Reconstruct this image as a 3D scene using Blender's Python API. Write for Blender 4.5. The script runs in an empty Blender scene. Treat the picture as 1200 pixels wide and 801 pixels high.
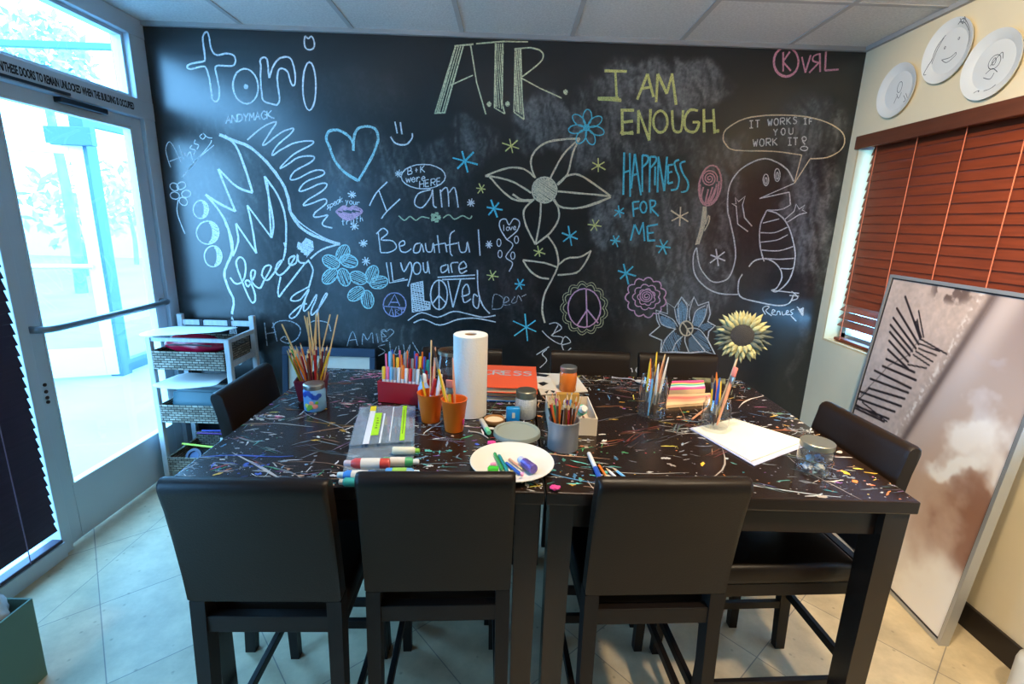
import bpy, bmesh, math, random
import numpy as np
from mathutils import Vector, Matrix, noise
random.seed(7)
C = bpy.context.scene.collection
SC = bpy.context.scene
PI = math.pi

# ------------------------------------------------------------------ camera
IW, IH = 1200, 801
F, PITCH, YAW, ROLL, CZ = 574.4228, 0.238331, -0.011313, 0.032169, 1.557786

def ray(px, py):
    """direction in the room of a photograph pixel"""
    x, u, d = (px - IW / 2) / F, -(py - IH / 2) / F, 1.0
    c, s = math.cos(ROLL), math.sin(ROLL); x, u = c * x - s * u, s * x + c * u
    c, s = math.cos(PITCH), math.sin(PITCH); y, z = c * d + s * u, -s * d + c * u
    c, s = math.cos(YAW), math.sin(YAW); x, y = c * x - s * y, s * x + c * y
    return Vector((x, y, z))

def on(ax, v, px, py):
    """where the line of sight of a pixel meets the plane  axis = v"""
    r = ray(px, py); o = Vector((0, 0, CZ))
    return o + r * ((v - o[ax]) / r[ax])

right = (ray(IW / 2 + F, IH / 2) - ray(IW / 2, IH / 2)).normalized()
up = (ray(IW / 2, IH / 2 - F) - ray(IW / 2, IH / 2)).normalized()
fwd = ray(IW / 2, IH / 2).normalized()
cam = bpy.data.cameras.new('camera')
cam.sensor_width = 36; cam.lens = F / IW * 36; cam.clip_start = 0.02
camo = bpy.data.objects.new('camera', cam); C.objects.link(camo)
camo.matrix_world = Matrix(((right.x, up.x, -fwd.x, 0), (right.y, up.y, -fwd.y, 0), (right.z, up.z, -fwd.z, CZ), (0, 0, 0, 1)))
SC.camera = camo

# ------------------------------------------------------------------ light
SC.view_settings.view_transform = 'Standard'; SC.view_settings.look = 'None'
SC.view_settings.gamma = 1; SC.view_settings.use_curve_mapping = False
SC.view_settings.exposure = 0.0
w = bpy.data.worlds.new('sky'); SC.world = w; w.use_nodes = True
bg = w.node_tree.nodes['Background']
bg.inputs[0].default_value = (0.22, 0.56, 1.0, 1); bg.inputs[1].default_value = 17.5
try:
    SC.cycles.use_denoising = True
    SC.cycles.sample_clamp_indirect = 6.0
    SC.cycles.max_bounces = 8; SC.cycles.transparent_max_bounces = 24
    SC.cycles.caustics_reflective = False; SC.cycles.caustics_refractive = False
except Exception: pass

def portal(loc, sx, sy, rot):
    l = bpy.data.lights.new('sky_portal', 'AREA'); l.shape = 'RECTANGLE'; l.size = sx; l.size_y = sy
    l.cycles.is_portal = True
    o = bpy.data.objects.new('sky_portal', l); C.objects.link(o); o.location = loc; o.rotation_euler = rot

def spot(loc, target, power, size_deg, col, rad=.06, blend=.6):
    l = bpy.data.lights.new('ceiling_and_fill_spot', 'SPOT'); l.energy = power; l.color = col
    l.spot_size = math.radians(size_deg); l.spot_blend = blend; l.shadow_soft_size = rad
    o = bpy.data.objects.new('ceiling_and_fill_spot', l); C.objects.link(o); o.location = loc
    o.rotation_euler = (Vector(target) - Vector(loc)).to_track_quat('-Z', 'Y').to_euler()

def troffer(loc, sx, sy, power, col):
    l = bpy.data.lights.new('ceiling_panel_lamp', 'AREA'); l.shape = 'RECTANGLE'; l.size = sx; l.size_y = sy
    l.energy = power; l.color = col
    o = bpy.data.objects.new('ceiling_panel_lamp', l); C.objects.link(o); o.location = loc

XL, XR, YB, ZC, YF = -2.0225, 1.9241, 2.9768, 2.546, -2.6
TZ = .915
WARM = (1.0, .79, .53)
portal((XL - .12, 2.45, 1.15), 1.75, .75, (0, -PI / 2, 0))
portal((XL - .12, .05, 1.04), 1.9, 1.1, (0, -PI / 2, 0))
portal((XL - .12, 1.9, 2.29), .3, 1.9, (0, -PI / 2, 0))
# recessed lamps over the right-hand side of the room, and the panel lamp further back
spot((.95, .95, 2.5), (1.9, 1.35, 1.15), 150, 96, WARM)
spot((.2, .9, 2.45), (1.92, 1.90, 2.0), 150, 54, WARM)
spot((.35, 1.1, 2.52), (.25, 1.5, .9), 120, 84, (1.0, .80, .56))
spot((1.15, .2, 2.5), (1.35, 1.3, 0.0), 150, 76, WARM)
for xx in (-1.0, 0.0, 1.0): spot((xx, 1.15, 2.02), (xx, 2.2, 2.56), 16, 52, (1.0, .93, .86))  # added uplights, out of view, to brighten the ceiling
troffer((.3, -1.3, 2.5), 1.8, 1.2, 5, (1.0, .84, .64))

# ------------------------------------------------------------------ materials
MATS = {}
def lin(c):
    """sRGB 0-255 triple to linear"""
    return tuple(((v / 255) / 12.92 if v / 255 <= .04045 else ((v / 255 + .055) / 1.055) ** 2.4) for v in c) + (1,)

def mat(name, col, rough=.5, metal=0.0, spec=.5, var=0, vscale=20, bump=0, bscale=80, rgb=True, stretch=None, coat=0, trans=0, attr=None):
    if name in MATS: return MATS[name]
    m = bpy.data.materials.new(name); m.use_nodes = True; MATS[name] = m
    n = m.node_tree.nodes; L = m.node_tree.links; b = n['Principled BSDF']
    c = lin(col) if rgb else tuple(col) + (1,)
    b.inputs['Base Color'].default_value = c
    b.inputs['Roughness'].default_value = rough; b.inputs['Metallic'].default_value = metal
    b.inputs['Specular IOR Level'].default_value = spec
    b.inputs['Coat Weight'].default_value = coat
    b.inputs['Transmission Weight'].default_value = trans
    if attr:
        a = n.new('ShaderNodeAttribute'); a.attribute_name = attr; L.new(a.outputs['Color'], b.inputs['Base Color'])
    if var or bump:
        tc = n.new('ShaderNodeTexCoord'); mp = n.new('ShaderNodeMapping'); L.new(tc.outputs['Object'], mp.inputs[0])
        if stretch: mp.inputs['Scale'].default_value = stretch
    if var:
        t = n.new('ShaderNodeTexNoise'); t.inputs['Scale'].default_value = vscale; t.inputs['Detail'].default_value = 5
        L.new(mp.outputs[0], t.inputs[0])
        r = n.new('ShaderNodeMapRange'); r.inputs['From Min'].default_value = .3; r.inputs['From Max'].default_value = .7
        r.inputs['To Min'].default_value = 1 - var; r.inputs['To Max'].default_value = 1 + var
        L.new(t.outputs[0], r.inputs[0])
        mx = n.new('ShaderNodeVectorMath'); mx.operation = 'SCALE'; mx.inputs[0].default_value = c[:3]
        L.new(r.outputs[0], mx.inputs['Scale']); L.new(mx.outputs[0], b.inputs['Base Color'])
        if attr: L.new(a.outputs['Color'], mx.inputs[0])
    if bump:
        t2 = n.new('ShaderNodeTexNoise'); t2.inputs['Scale'].default_value = bscale; t2.inputs['Detail'].default_value = 3
        L.new(mp.outputs[0], t2.inputs[0])
        bp = n.new('ShaderNodeBump'); bp.inputs['Strength'].default_value = bump; bp.inputs['Distance'].default_value = .004
        L.new(t2.outputs[0], bp.inputs['Height']); L.new(bp.outputs[0], b.inputs['Normal'])
    return m

def glassmat(name, tint=(.97, .98, .98), gloss=1.0, rough=.02, haze=0, hazecol=(.8, .8, .8)):
    if name in MATS: return MATS[name]
    m = bpy.data.materials.new(name); m.use_nodes = True; MATS[name] = m
    n = m.node_tree.nodes; L = m.node_tree.links; out = n['Material Output']; n.remove(n['Principled BSDF'])
    t = n.new('ShaderNodeBsdfTransparent'); t.inputs[0].default_value = tint + (1,)
    g = n.new('ShaderNodeBsdfGlossy'); g.inputs['Roughness'].default_value = rough; g.inputs[0].default_value = (1, 1, 1, 1)
    f = n.new('ShaderNodeFresnel'); f.inputs[0].default_value = 1.45
    k = n.new('ShaderNodeMath'); k.operation = 'MULTIPLY'; k.inputs[1].default_value = gloss; ge = n.new('ShaderNodeNewGeometry'); iv = n.new('ShaderNodeMath'); iv.operation = 'SUBTRACT'; iv.inputs[0].default_value = 1; L.new(ge.outputs['Backfacing'], iv.inputs[1])
    k0 = n.new('ShaderNodeMath'); k0.operation = 'MULTIPLY'; L.new(f.outputs[0], k0.inputs[0]); L.new(iv.outputs[0], k0.inputs[1]); L.new(k0.outputs[0], k.inputs[0])
    mx = n.new('ShaderNodeMixShader'); L.new(k.outputs[0], mx.inputs[0]); L.new(t.outputs[0], mx.inputs[1]); L.new(g.outputs[0], mx.inputs[2])
    last = mx
    if haze:
        d = n.new('ShaderNodeBsdfDiffuse'); d.inputs[0].default_value = hazecol + (1,)
        m2 = n.new('ShaderNodeMixShader'); m2.inputs[0].default_value = haze
        L.new(mx.outputs[0], m2.inputs[1]); L.new(d.outputs[0], m2.inputs[2]); last = m2
    L.new(last.outputs[0], out.inputs[0])
    return m

def chalkmat(name, col, grain=.5):
    """powdery chalk: the tooth of the board shows through between the grains"""
    if name in MATS: return MATS[name]
    m = bpy.data.materials.new(name); m.use_nodes = True; MATS[name] = m
    n = m.node_tree.nodes; L = m.node_tree.links; out = n['Material Output']; b = n['Principled BSDF']
    b.inputs['Base Color'].default_value = lin(col); b.inputs['Roughness'].default_value = 1; b.inputs['Specular IOR Level'].default_value = 0
    tc = n.new('ShaderNodeTexCoord'); t = n.new('ShaderNodeTexNoise'); t.inputs['Scale'].default_value = 190; t.inputs['Detail'].default_value = 2
    L.new(tc.outputs['Object'], t.inputs[0])
    r = n.new('ShaderNodeMapRange'); r.inputs['From Min'].default_value = .3; r.inputs['From Max'].default_value = .62
    r.inputs['To Min'].default_value = grain; r.inputs['To Max'].default_value = 1.0
    L.new(t.outputs[0], r.inputs[0])
    tr = n.new('ShaderNodeBsdfTransparent'); mx = n.new('ShaderNodeMixShader')
    L.new(r.outputs[0], mx.inputs[0]); L.new(tr.outputs[0], mx.inputs[1]); L.new(b.outputs[0], mx.inputs[2]); L.new(mx.outputs[0], out.inputs[0])
    return m

# ------------------------------------------------------------------ mesh helpers
class MB:
    def __init__(s): s.v = []; s.f = []; s.mi = []; s.m = 0; s.M = None; s.col = {}
    def add(s, vs, fs, M=None, m=None):
        o = len(s.v)
        for p in vs:
            p = Vector(p)
            if M is not None: p = M @ p
            if s.M is not None: p = s.M @ p
            s.v.append(p)
        for f in fs:
            s.f.append([i + o for i in f]); s.mi.append(s.m if m is None else m)
        return s
    def box(s, c, d, M=None, bev=0, m=None, seg=2):
        bm = bmesh.new(); bmesh.ops.create_cube(bm, size=1)
        for v in bm.verts: v.co = Vector((v.co.x * d[0], v.co.y * d[1], v.co.z * d[2]))
        if bev: bmesh.ops.bevel(bm, geom=list(bm.edges), offset=bev, segments=seg, profile=.5, affect='EDGES')
        for v in bm.verts: v.co += Vector(c)
        bm.verts.index_update()
        s.add([v.co.copy() for v in bm.verts], [[v.index for v in f.verts] for f in bm.faces], M, m); bm.free(); return s
    def b2(s, lo, hi, **k):
        return s.box([(a + b) / 2 for a, b in zip(lo, hi)], [abs(b - a) for a, b in zip(lo, hi)], **k)
    def lathe(s, prof, c=(0, 0, 0), seg=24, M=None, m=None, caps=True):
        vs = []; fs = []; n = len(prof)
        for r, z in prof:
            for k in range(seg):
                a = 2 * PI * k / seg; vs.append((c[0] + r * math.cos(a), c[1] + r * math.sin(a), c[2] + z))
        for i in range(n - 1):
            for k in range(seg):
                k2 = (k + 1) % seg; fs.append([i * seg + k, i * seg + k2, (i + 1) * seg + k2, (i + 1) * seg + k])
        if caps:
            if prof[0][0] > 1e-6: fs.append(list(range(seg))[::-1])
            if prof[-1][0] > 1e-6: fs.append([(n - 1) * seg + k for k in range(seg)])
        return s.add(vs, fs, M, m)
    def tube(s, pts, r, seg=8, M=None, m=None, caps=True):
        pts = [Vector(p) for p in pts]; n = len(pts)
        rr = r if isinstance(r, (list, tuple)) else [r] * n
        vs = []; fs = []
        t0 = (pts[1] - pts[0]).normalized(); a = Vector((0, 0, 1)) if abs(t0.z) < .9 else Vector((1, 0, 0))
        u = t0.cross(a).normalized()
        for i in range(n):
            t = (pts[min(i + 1, n - 1)] - pts[max(i - 1, 0)]).normalized()
            u = (u - t * u.dot(t)).normalized(); v = t.cross(u)
            for k in range(seg):
                an = 2 * PI * k / seg; vs.append(pts[i] + (u * math.cos(an) + v * math.sin(an)) * rr[i])
        for i in range(n - 1):
            for k in range(seg):
                k2 = (k + 1) % seg; fs.append([i * seg + k, i * seg + k2, (i + 1) * seg + k2, (i + 1) * seg + k])
        if caps: fs.append(list(range(seg))[::-1]); fs.append([(n - 1) * seg + k for k in range(seg)])
        return s.add(vs, fs, M, m)
    def prism(s, poly, z0, z1, M=None, m=None):
        n = len(poly); vs = [(x, y, z0) for x, y in poly] + [(x, y, z1) for x, y in poly]
        fs = [list(range(n))[::-1], list(range(n, 2 * n))] + [[i, (i + 1) % n, n + (i + 1) % n, n + i] for i in range(n)]
        return s.add(vs, fs, M, m)
    def build(s, name, mats, parent=None, smooth=None, label=None):
        me = bpy.data.meshes.new(name); me.from_pydata([tuple(v) for v in s.v], [], s.f)
        for m in (mats if isinstance(mats, (list, tuple)) else [mats]): me.materials.append(m)
        if any(s.mi): me.polygons.foreach_set('material_index', s.mi)
        bm = bmesh.new(); bm.from_mesh(me); bmesh.ops.recalc_face_normals(bm, faces=bm.faces); bm.to_mesh(me); bm.free()
        if smooth:
            me.polygons.foreach_set('use_smooth', [True] * len(me.polygons)); me.set_sharp_from_angle(angle=math.radians(smooth))
        o = bpy.data.objects.new(name, me); C.objects.link(o)
        if parent is not None: o.parent = parent
        if label: o['label'] = label
        return o

def tag(o, label, cat, group=None):
    o['label'] = label; o['category'] = cat
    if group: o['group'] = group
    return o
def thing(name, label, cat, loc=(0, 0, 0), rz=0, group=None):
    o = bpy.data.objects.new(name, None); C.objects.link(o); o.location = loc; o.rotation_euler = (0, 0, rz)
    o.empty_display_size = .05
    return tag(o, label, cat, group)
def struct(o): o['kind'] = 'structure'; return o
def dup(root, label, loc=None, rz=None, group=None):
    r = root.copy(); C.objects.link(r)
    if loc is not None: r.location = loc
    if rz is not None: r.rotation_euler = (0, 0, rz)
    r['label'] = label
    if group: r['group'] = group
    for ch in list(root.children):
        c = ch.copy(); C.objects.link(c); c.parent = r
        for g in list(ch.children):
            d = g.copy(); C.objects.link(d); d.parent = c
    return r
def frame_to(p0, p1):
    """matrix whose local z runs from p0 towards p1"""
    d = (Vector(p1) - Vector(p0)).normalized()
    return Matrix.Translation(Vector(p0)) @ d.to_track_quat('Z', 'Y').to_matrix().to_4x4()
def smooth_pts(pts, n=5):
    if len(pts) < 3: return [Vector(p) for p in pts]
    P = [Vector(p) for p in pts]; out = []
    for i in range(len(P) - 1):
        a, b, c, d = P[max(i - 1, 0)], P[i], P[i + 1], P[min(i + 2, len(P) - 1)]
        for k in range(n):
            t = k / n
            out.append(.5 * ((2 * b) + (c - a) * t + (2 * a - 5 * b + 4 * c - d) * t * t + (3 * b - a - 3 * c + d) * t ** 3))
    out.append(P[-1]); return out
def fbm(X, Y, scale, seed=0, oct=4):
    rs = np.random.RandomState(seed); out = np.zeros_like(X); amp = 1; tot = 0
    for o in range(oct):
        g = rs.rand(64, 64); x = X * scale; y = Y * scale
        xi = np.floor(x).astype(int); yi = np.floor(y).astype(int); fx = x - xi; fy = y - yi
        fx = fx * fx * (3 - 2 * fx); fy = fy * fy * (3 - 2 * fy)
        a = g[xi % 64, yi % 64]; b = g[(xi + 1) % 64, yi % 64]; c = g[xi % 64, (yi + 1) % 64]; d = g[(xi + 1) % 64, (yi + 1) % 64]
        out += amp * ((a * (1 - fx) + b * fx) * (1 - fy) + (c * (1 - fx) + d * fx) * fy); tot += amp; amp *= .5; scale *= 2
    return out / tot
# ------------------------------------------------------------------ room shell
def floor_mat():
    m = mat('travertine_tile', (200, 190, 172), rough=.42, spec=.4); n = m.node_tree.nodes; L = m.node_tree.links; b = n['Principled BSDF']
    tc = n.new('ShaderNodeTexCoord'); mp = n.new('ShaderNodeMapping'); mp.vector_type = 'TEXTURE'
    mp.inputs['Location'].default_value = (-1.62, 1.69, 0); mp.inputs['Rotation'].default_value = (0, 0, math.radians(41)); mp.inputs['Scale'].default_value = (.46, .46, .46)
    L.new(tc.outputs['Object'], mp.inputs[0])
    br = n.new('ShaderNodeTexBrick'); br.offset = 0; br.squash = 1
    br.inputs['Scale'].default_value = 1; br.inputs['Brick Width'].default_value = 1; br.inputs['Row Height'].default_value = 1
    br.inputs['Mortar Size'].default_value = .0045; br.inputs['Mortar Smooth'].default_value = .3; br.inputs['Bias'].default_value = 0
    br.inputs['Color1'].default_value = lin((210, 193, 160)); br.inputs['Color2'].default_value = lin((198, 180, 146)); br.inputs['Mortar'].default_value = lin((140, 131, 118))
    L.new(mp.outputs[0], br.inputs[0])
    # cut border course along the door wall
    sx = n.new('ShaderNodeSeparateXYZ'); L.new(tc.outputs['Object'], sx.inputs[0])
    ab = n.new('ShaderNodeMath'); ab.operation = 'ADD'; ab.inputs[1].default_value = 1.775; L.new(sx.outputs[0], ab.inputs[0])
    a2 = n.new('ShaderNodeMath'); a2.operation = 'ABSOLUTE'; L.new(ab.outputs[0], a2.inputs[0])
    lt = n.new('ShaderNodeMath'); lt.operation = 'LESS_THAN'; lt.inputs[1].default_value = .0014; L.new(a2.outputs[0], lt.inputs[0])
    m1 = n.new('ShaderNodeMix'); m1.data_type = 'RGBA'; m1.inputs['B'].default_value = lin((140, 131, 118))
    L.new(lt.outputs[0], m1.inputs['Factor']); L.new(br.outputs[0], m1.inputs['A'])
    t = n.new('ShaderNodeTexNoise'); t.inputs['Scale'].default_value = 7; t.inputs['Detail'].default_value = 8; t.inputs['Roughness'].default_value = .65
    L.new(tc.outputs['Object'], t.inputs[0])
    r = n.new('ShaderNodeMapRange'); r.inputs[1].default_value = .3; r.inputs[2].default_value = .72; r.inputs[3].default_value = 1.12; r.inputs[4].default_value = .72
    L.new(t.outputs[0], r.inputs[0])
    v = n.new('ShaderNodeTexVoronoi'); v.inputs['Scale'].default_value = 16; L.new(tc.outputs['Object'], v.inputs[0])
    r2 = n.new('ShaderNodeMapRange'); r2.inputs[1].default_value = .02; r2.inputs[2].default_value = .12; r2.inputs[3].default_value = .6; r2.inputs[4].default_value = 1
    L.new(v.outputs[0], r2.inputs[0])
    mm = n.new('ShaderNodeMath'); mm.operation = 'MULTIPLY'; L.new(r.outputs[0], mm.inputs[0]); L.new(r2.outputs[0], mm.inputs[1])
    sc = n.new('ShaderNodeVectorMath'); sc.operation = 'SCALE'; L.new(m1.outputs['Result'], sc.inputs[0]); L.new(mm.outputs[0], sc.inputs['Scale'])
    L.new(sc.outputs[0], b.inputs['Base Color'])
    return m

struct(MB().b2((XL - .1, YF, -.05), (XR + .1, YB + .1, 0)).build('floor', floor_mat()))
ceil_m = mat('ceiling_tile', (226, 226, 224), rough=.95, spec=.1, var=.10, vscale=90, bump=.5, bscale=160)
struct(MB().b2((XL - .1, YF, ZC), (XR + .1, YB + .1, ZC + .05)).build('ceiling', ceil_m))
g = MB()
for k in range(-3, 3): g.b2((.304 + .592 * k - .012, YF, ZC - .005), (.304 + .592 * k + .012, YB, ZC + .004))
for y in (2.45, 1.24, .03, -1.18): g.b2((XL, y - .012, ZC - .0045), (XR, y + .012, ZC + .004))
struct(g.build('trim_1', mat('ceiling_grid_paint', (190, 190, 190), rough=.6)))
g = MB(); g.b2((XL, YB - .02, ZC - .022), (XR, YB - .0, ZC - .0)); g.b2((XR - .02, YF, ZC - .022), (XR, YB - .02, ZC))
struct(g.build('trim_2', mat('wall_angle_paint', (165, 165, 165), rough=.6)))

# the chalkboard wall: board paint, with wiped chalk smudges
W_ = lambda px, py: on(1, YB, px, py)
nx, nz = 396, 256
xs = np.linspace(XL, XR, nx); zs = np.linspace(0, ZC, nz); X, Z = np.meshgrid(xs, zs)
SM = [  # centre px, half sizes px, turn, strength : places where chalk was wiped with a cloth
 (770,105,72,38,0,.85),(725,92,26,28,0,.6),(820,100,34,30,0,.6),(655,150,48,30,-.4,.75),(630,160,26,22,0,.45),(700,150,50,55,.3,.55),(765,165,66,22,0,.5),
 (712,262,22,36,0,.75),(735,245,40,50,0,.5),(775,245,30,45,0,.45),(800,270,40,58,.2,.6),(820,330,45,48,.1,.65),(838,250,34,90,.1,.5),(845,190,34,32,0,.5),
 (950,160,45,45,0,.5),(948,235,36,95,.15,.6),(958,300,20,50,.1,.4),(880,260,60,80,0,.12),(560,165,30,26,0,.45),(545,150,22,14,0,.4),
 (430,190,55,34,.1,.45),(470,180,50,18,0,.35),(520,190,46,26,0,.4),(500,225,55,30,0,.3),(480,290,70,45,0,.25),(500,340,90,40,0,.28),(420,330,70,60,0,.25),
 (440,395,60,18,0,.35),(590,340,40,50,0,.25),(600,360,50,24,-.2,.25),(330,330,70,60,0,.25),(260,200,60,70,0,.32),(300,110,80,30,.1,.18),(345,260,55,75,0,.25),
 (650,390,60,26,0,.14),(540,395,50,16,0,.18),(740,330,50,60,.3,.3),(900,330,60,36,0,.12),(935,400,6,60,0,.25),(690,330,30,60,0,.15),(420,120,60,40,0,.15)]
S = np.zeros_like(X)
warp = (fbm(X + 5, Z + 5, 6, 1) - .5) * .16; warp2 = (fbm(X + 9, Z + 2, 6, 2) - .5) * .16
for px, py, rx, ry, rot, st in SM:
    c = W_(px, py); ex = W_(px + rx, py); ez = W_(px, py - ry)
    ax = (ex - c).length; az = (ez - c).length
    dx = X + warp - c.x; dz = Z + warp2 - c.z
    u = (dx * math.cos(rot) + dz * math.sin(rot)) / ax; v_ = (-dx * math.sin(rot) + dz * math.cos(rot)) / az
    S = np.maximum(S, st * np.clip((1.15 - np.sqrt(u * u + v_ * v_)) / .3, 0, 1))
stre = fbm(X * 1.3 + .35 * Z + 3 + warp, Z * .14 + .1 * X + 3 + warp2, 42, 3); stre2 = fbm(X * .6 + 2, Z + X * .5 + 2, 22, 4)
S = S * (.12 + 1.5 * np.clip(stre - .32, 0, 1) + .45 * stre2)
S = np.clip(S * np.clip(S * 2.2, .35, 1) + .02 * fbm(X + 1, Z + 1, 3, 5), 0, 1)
me = bpy.data.meshes.new('wall_back')
co = np.stack([X, np.full_like(X, YB), Z], -1).reshape(-1, 3)
idx = np.arange(nx * nz).reshape(nz, nx)
fc = np.stack([idx[:-1, :-1], idx[:-1, 1:], idx[1:, 1:], idx[1:, :-1]], -1).reshape(-1, 4)
ext = np.array([[XL, YB + .1, 0], [XR, YB + .1, 0], [XR, YB + .1, ZC], [XL, YB + .1, ZC]])
o0 = len(co); fl = fc.tolist()
fl.append([o0 + 1, o0, o0 + 3, o0 + 2])
fl.append([int(i) for i in idx[0, ::-1]] + [o0, o0 + 1]); fl.append([int(i) for i in idx[-1, :]] + [o0 + 2, o0 + 3])
fl.append([int(i) for i in idx[:, 0]] + [o0 + 3, o0]); fl.append([int(i) for i in idx[::-1, -1]] + [o0 + 1, o0 + 2])
me.from_pydata(np.vstack([co, ext]).tolist(), [], fl)
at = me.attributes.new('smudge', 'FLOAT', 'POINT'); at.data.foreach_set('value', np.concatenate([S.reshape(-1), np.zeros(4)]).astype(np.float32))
def board_mat():
    m = mat('chalkboard_paint', (13, 13, 14), rough=.5, spec=.25, coat=1.0); n = m.node_tree.nodes; L = m.node_tree.links; b = n['Principled BSDF']; b.inputs['Coat Roughness'].default_value = .27; b.inputs['Coat IOR'].default_value = 1.62
    a = n.new('ShaderNodeAttribute'); a.attribute_name = 'smudge'
    tc = n.new('ShaderNodeTexCoord'); t = n.new('ShaderNodeTexNoise'); t.inputs['Scale'].default_value = 60; t.inputs['Detail'].default_value = 4
    L.new(tc.outputs['Object'], t.inputs[0])
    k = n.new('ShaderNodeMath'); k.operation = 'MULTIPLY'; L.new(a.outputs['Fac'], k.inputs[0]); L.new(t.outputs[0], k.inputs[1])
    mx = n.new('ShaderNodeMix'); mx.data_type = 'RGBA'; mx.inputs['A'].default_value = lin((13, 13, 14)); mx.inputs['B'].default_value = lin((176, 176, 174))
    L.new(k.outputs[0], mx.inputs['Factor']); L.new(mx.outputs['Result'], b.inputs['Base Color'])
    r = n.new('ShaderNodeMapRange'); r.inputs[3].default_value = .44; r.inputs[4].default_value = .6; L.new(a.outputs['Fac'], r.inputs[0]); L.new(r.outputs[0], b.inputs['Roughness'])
    bp = n.new('ShaderNodeBump'); bp.inputs['Strength'].default_value = .12; bp.inputs['Distance'].default_value = .002
    t2 = n.new('ShaderNodeTexNoise'); t2.inputs['Scale'].default_value = 30; L.new(tc.outputs['Object'], t2.inputs[0]); L.new(t2.outputs[0], bp.inputs['Height']); L.new(bp.outputs[0], b.inputs['Normal'])
    return m
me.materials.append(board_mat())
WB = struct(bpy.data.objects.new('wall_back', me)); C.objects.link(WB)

# right wall with the blind window
wallm = mat('cream_wall_paint', (230, 216, 184), rough=.75, spec=.25, var=.03, vscale=3, bump=.06, bscale=220)
RY0, RY1, RZ0, RZ1 = .75, 2.905, .925, 2.075
g = MB()
g.b2((XR, YF, 0), (XR + .14, RY0, ZC)); g.b2((XR, RY1, 0), (XR + .14, YB + .1, ZC)); g.b2((XR, RY0, 0), (XR + .14, RY1, RZ0)); g.b2((XR, RY0, RZ1), (XR + .14, RY1, ZC))
struct(g.build('wall_right', wallm))
revm = mat('window_reveal_paint', (226, 190, 130), rough=.7)
al = mat('brushed_aluminium', (176, 180, 184), rough=.4, metal=.75)
wn = struct(bpy.data.objects.new('window_2', None)); C.objects.link(wn)
g = MB()
for y0, y1, z0, z1 in ((RY0, RY0 + .05, RZ0, RZ1), (RY1 - .05, RY1, RZ0, RZ1), (RY0, RY1, RZ0, RZ0 + .05), (RY0, RY1, RZ1 - .05, RZ1), (1.8, 1.85, RZ0, RZ1)):
    g.b2((XR + .10, y0, z0), (XR + .139, y1, z1))
g.build('window_frame', al, wn)
pane = glassmat('window_glass', tint=(.9, .95, .97))
MB().b2((XR + .118, RY0 + .04, RZ0 + .04), (XR + .122, RY1 - .04, RZ1 - .04)).build('pane', pane, wn)
g = MB()
g.b2((XR + .001, RY1 - .012, RZ0), (XR + .10, RY1 - .0005, RZ1)); g.b2((XR + .001, RY0, RZ0 + .0005), (XR + .10, RY1 - .012, RZ0 + .012)); g.b2((XR + .001, RY0, RZ1 - .012), (XR + .10, RY1 - .012, RZ1 - .0005))
g.build('window_sill', mat('reveal', (222, 196, 150), rough=.7), wn)
# baseboard
bb = mat('dark_baseboard', (34, 26, 20), rough=.5)
struct(MB().b2((XR - .014, 1.41, 0), (XR, YB, .105), bev=.003).build('baseboard_right', bb))
struct(MB().b2((XL + .01, YB - .012, 0), (XR - .014, YB, .10), bev=.003).build('baseboard_back', mat('black_baseboard', (18, 18, 20), rough=.5)))
# unseen remainder of the room behind the camera
struct(MB().b2((XL - .1, YF - .1, 0), (XR + .1, YF, ZC)).build('wall_front', mat('umber_wall_paint', (112, 98, 84), rough=.8)))

# left wall: storefront framing
WY0, WY1 = .75, 1.975       # blind window
DY0, DY1 = 2.025, 2.89      # door leaf
al2 = mat('anodised_storefront', (196, 210, 220), rough=.4, metal=.0, spec=.5)
g = MB(); g.b2((XL - .1, YF, 0), (XL, -.5, ZC)); g.b2((XL - .1, .6, 0), (XL, WY0, ZC)); g.b2((XL - .1, -.5, 0), (XL, .6, .08)); g.b2((XL - .1, -.5, 2.0), (XL, .6, ZC))
struct(g.build('wall_left', mat('white_wall_paint', (225, 225, 222), rough=.8)))
SW = struct(bpy.data.objects.new('window_added', None)); C.objects.link(SW)   # added tinted window, unseen behind the camera, for daylight and board reflections
g = MB()
for y in (-.5, .55): g.b2((XL - .09, y, .08), (XL - .01, y + .05, 2.0))
g.build('window_frame', al2, SW)
MB().b2((XL - .06, -.5, .08), (XL - .054, .6, 2.0)).build('pane', glassmat('tinted_glass', tint=(.88, .95, 1.0)), SW)
def lb(y0, y1, z0, z1, d0=-.09, d1=0.0, bev=.003): g.b2((XL + d0, y0, z0), (XL + d1, y1, z1), bev=bev)
g = MB()
lb(1.975, 2.025, 0, 2.045, -.09, .012)          # mullion between window and door
lb(2.89, YB - .001, 0, 2.045, -.09, .012)       # hinge jamb
lb(WY0, YB - .001, 2.045, 2.14, -.09, .014)     # transom bar with the notice
lb(WY0, YB - .001, 2.455, ZC - .001, -.09, .014) # head
lb(2.86, YB - .001, 2.14, 2.455, -.09, .012)
lb(WY0, WY1, 0, .075, -.09, .03); lb(WY0, WY0 + .05, .075, 2.455)
lb(WY0, WY1, 1.98, 2.045)
FR = struct(g.build('door_frame', al2)); FR.name = 'trim_3'
g = MB()
for y0, y1, z0, z1 in ((WY0 + .05, 2.86, 2.14, 2.158), (WY0 + .05, 2.86, 2.437, 2.455), (2.842, 2.86, 2.158, 2.437), (WY0 + .05, WY0 + .068, 2.158, 2.437)): lb(y0, y1, z0, z1, -.07, -.02, 0)
TW = struct(bpy.data.objects.new('window_1', None)); C.objects.link(TW)
g.build('window_frame', mat('pale_glazing_bead', (205, 212, 216), rough=.4, metal=.3), TW)
MB().b2((XL - .048, WY0 + .06, 2.15), (XL - .042, 2.85, 2.445)).build('pane', pane, TW)
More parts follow.
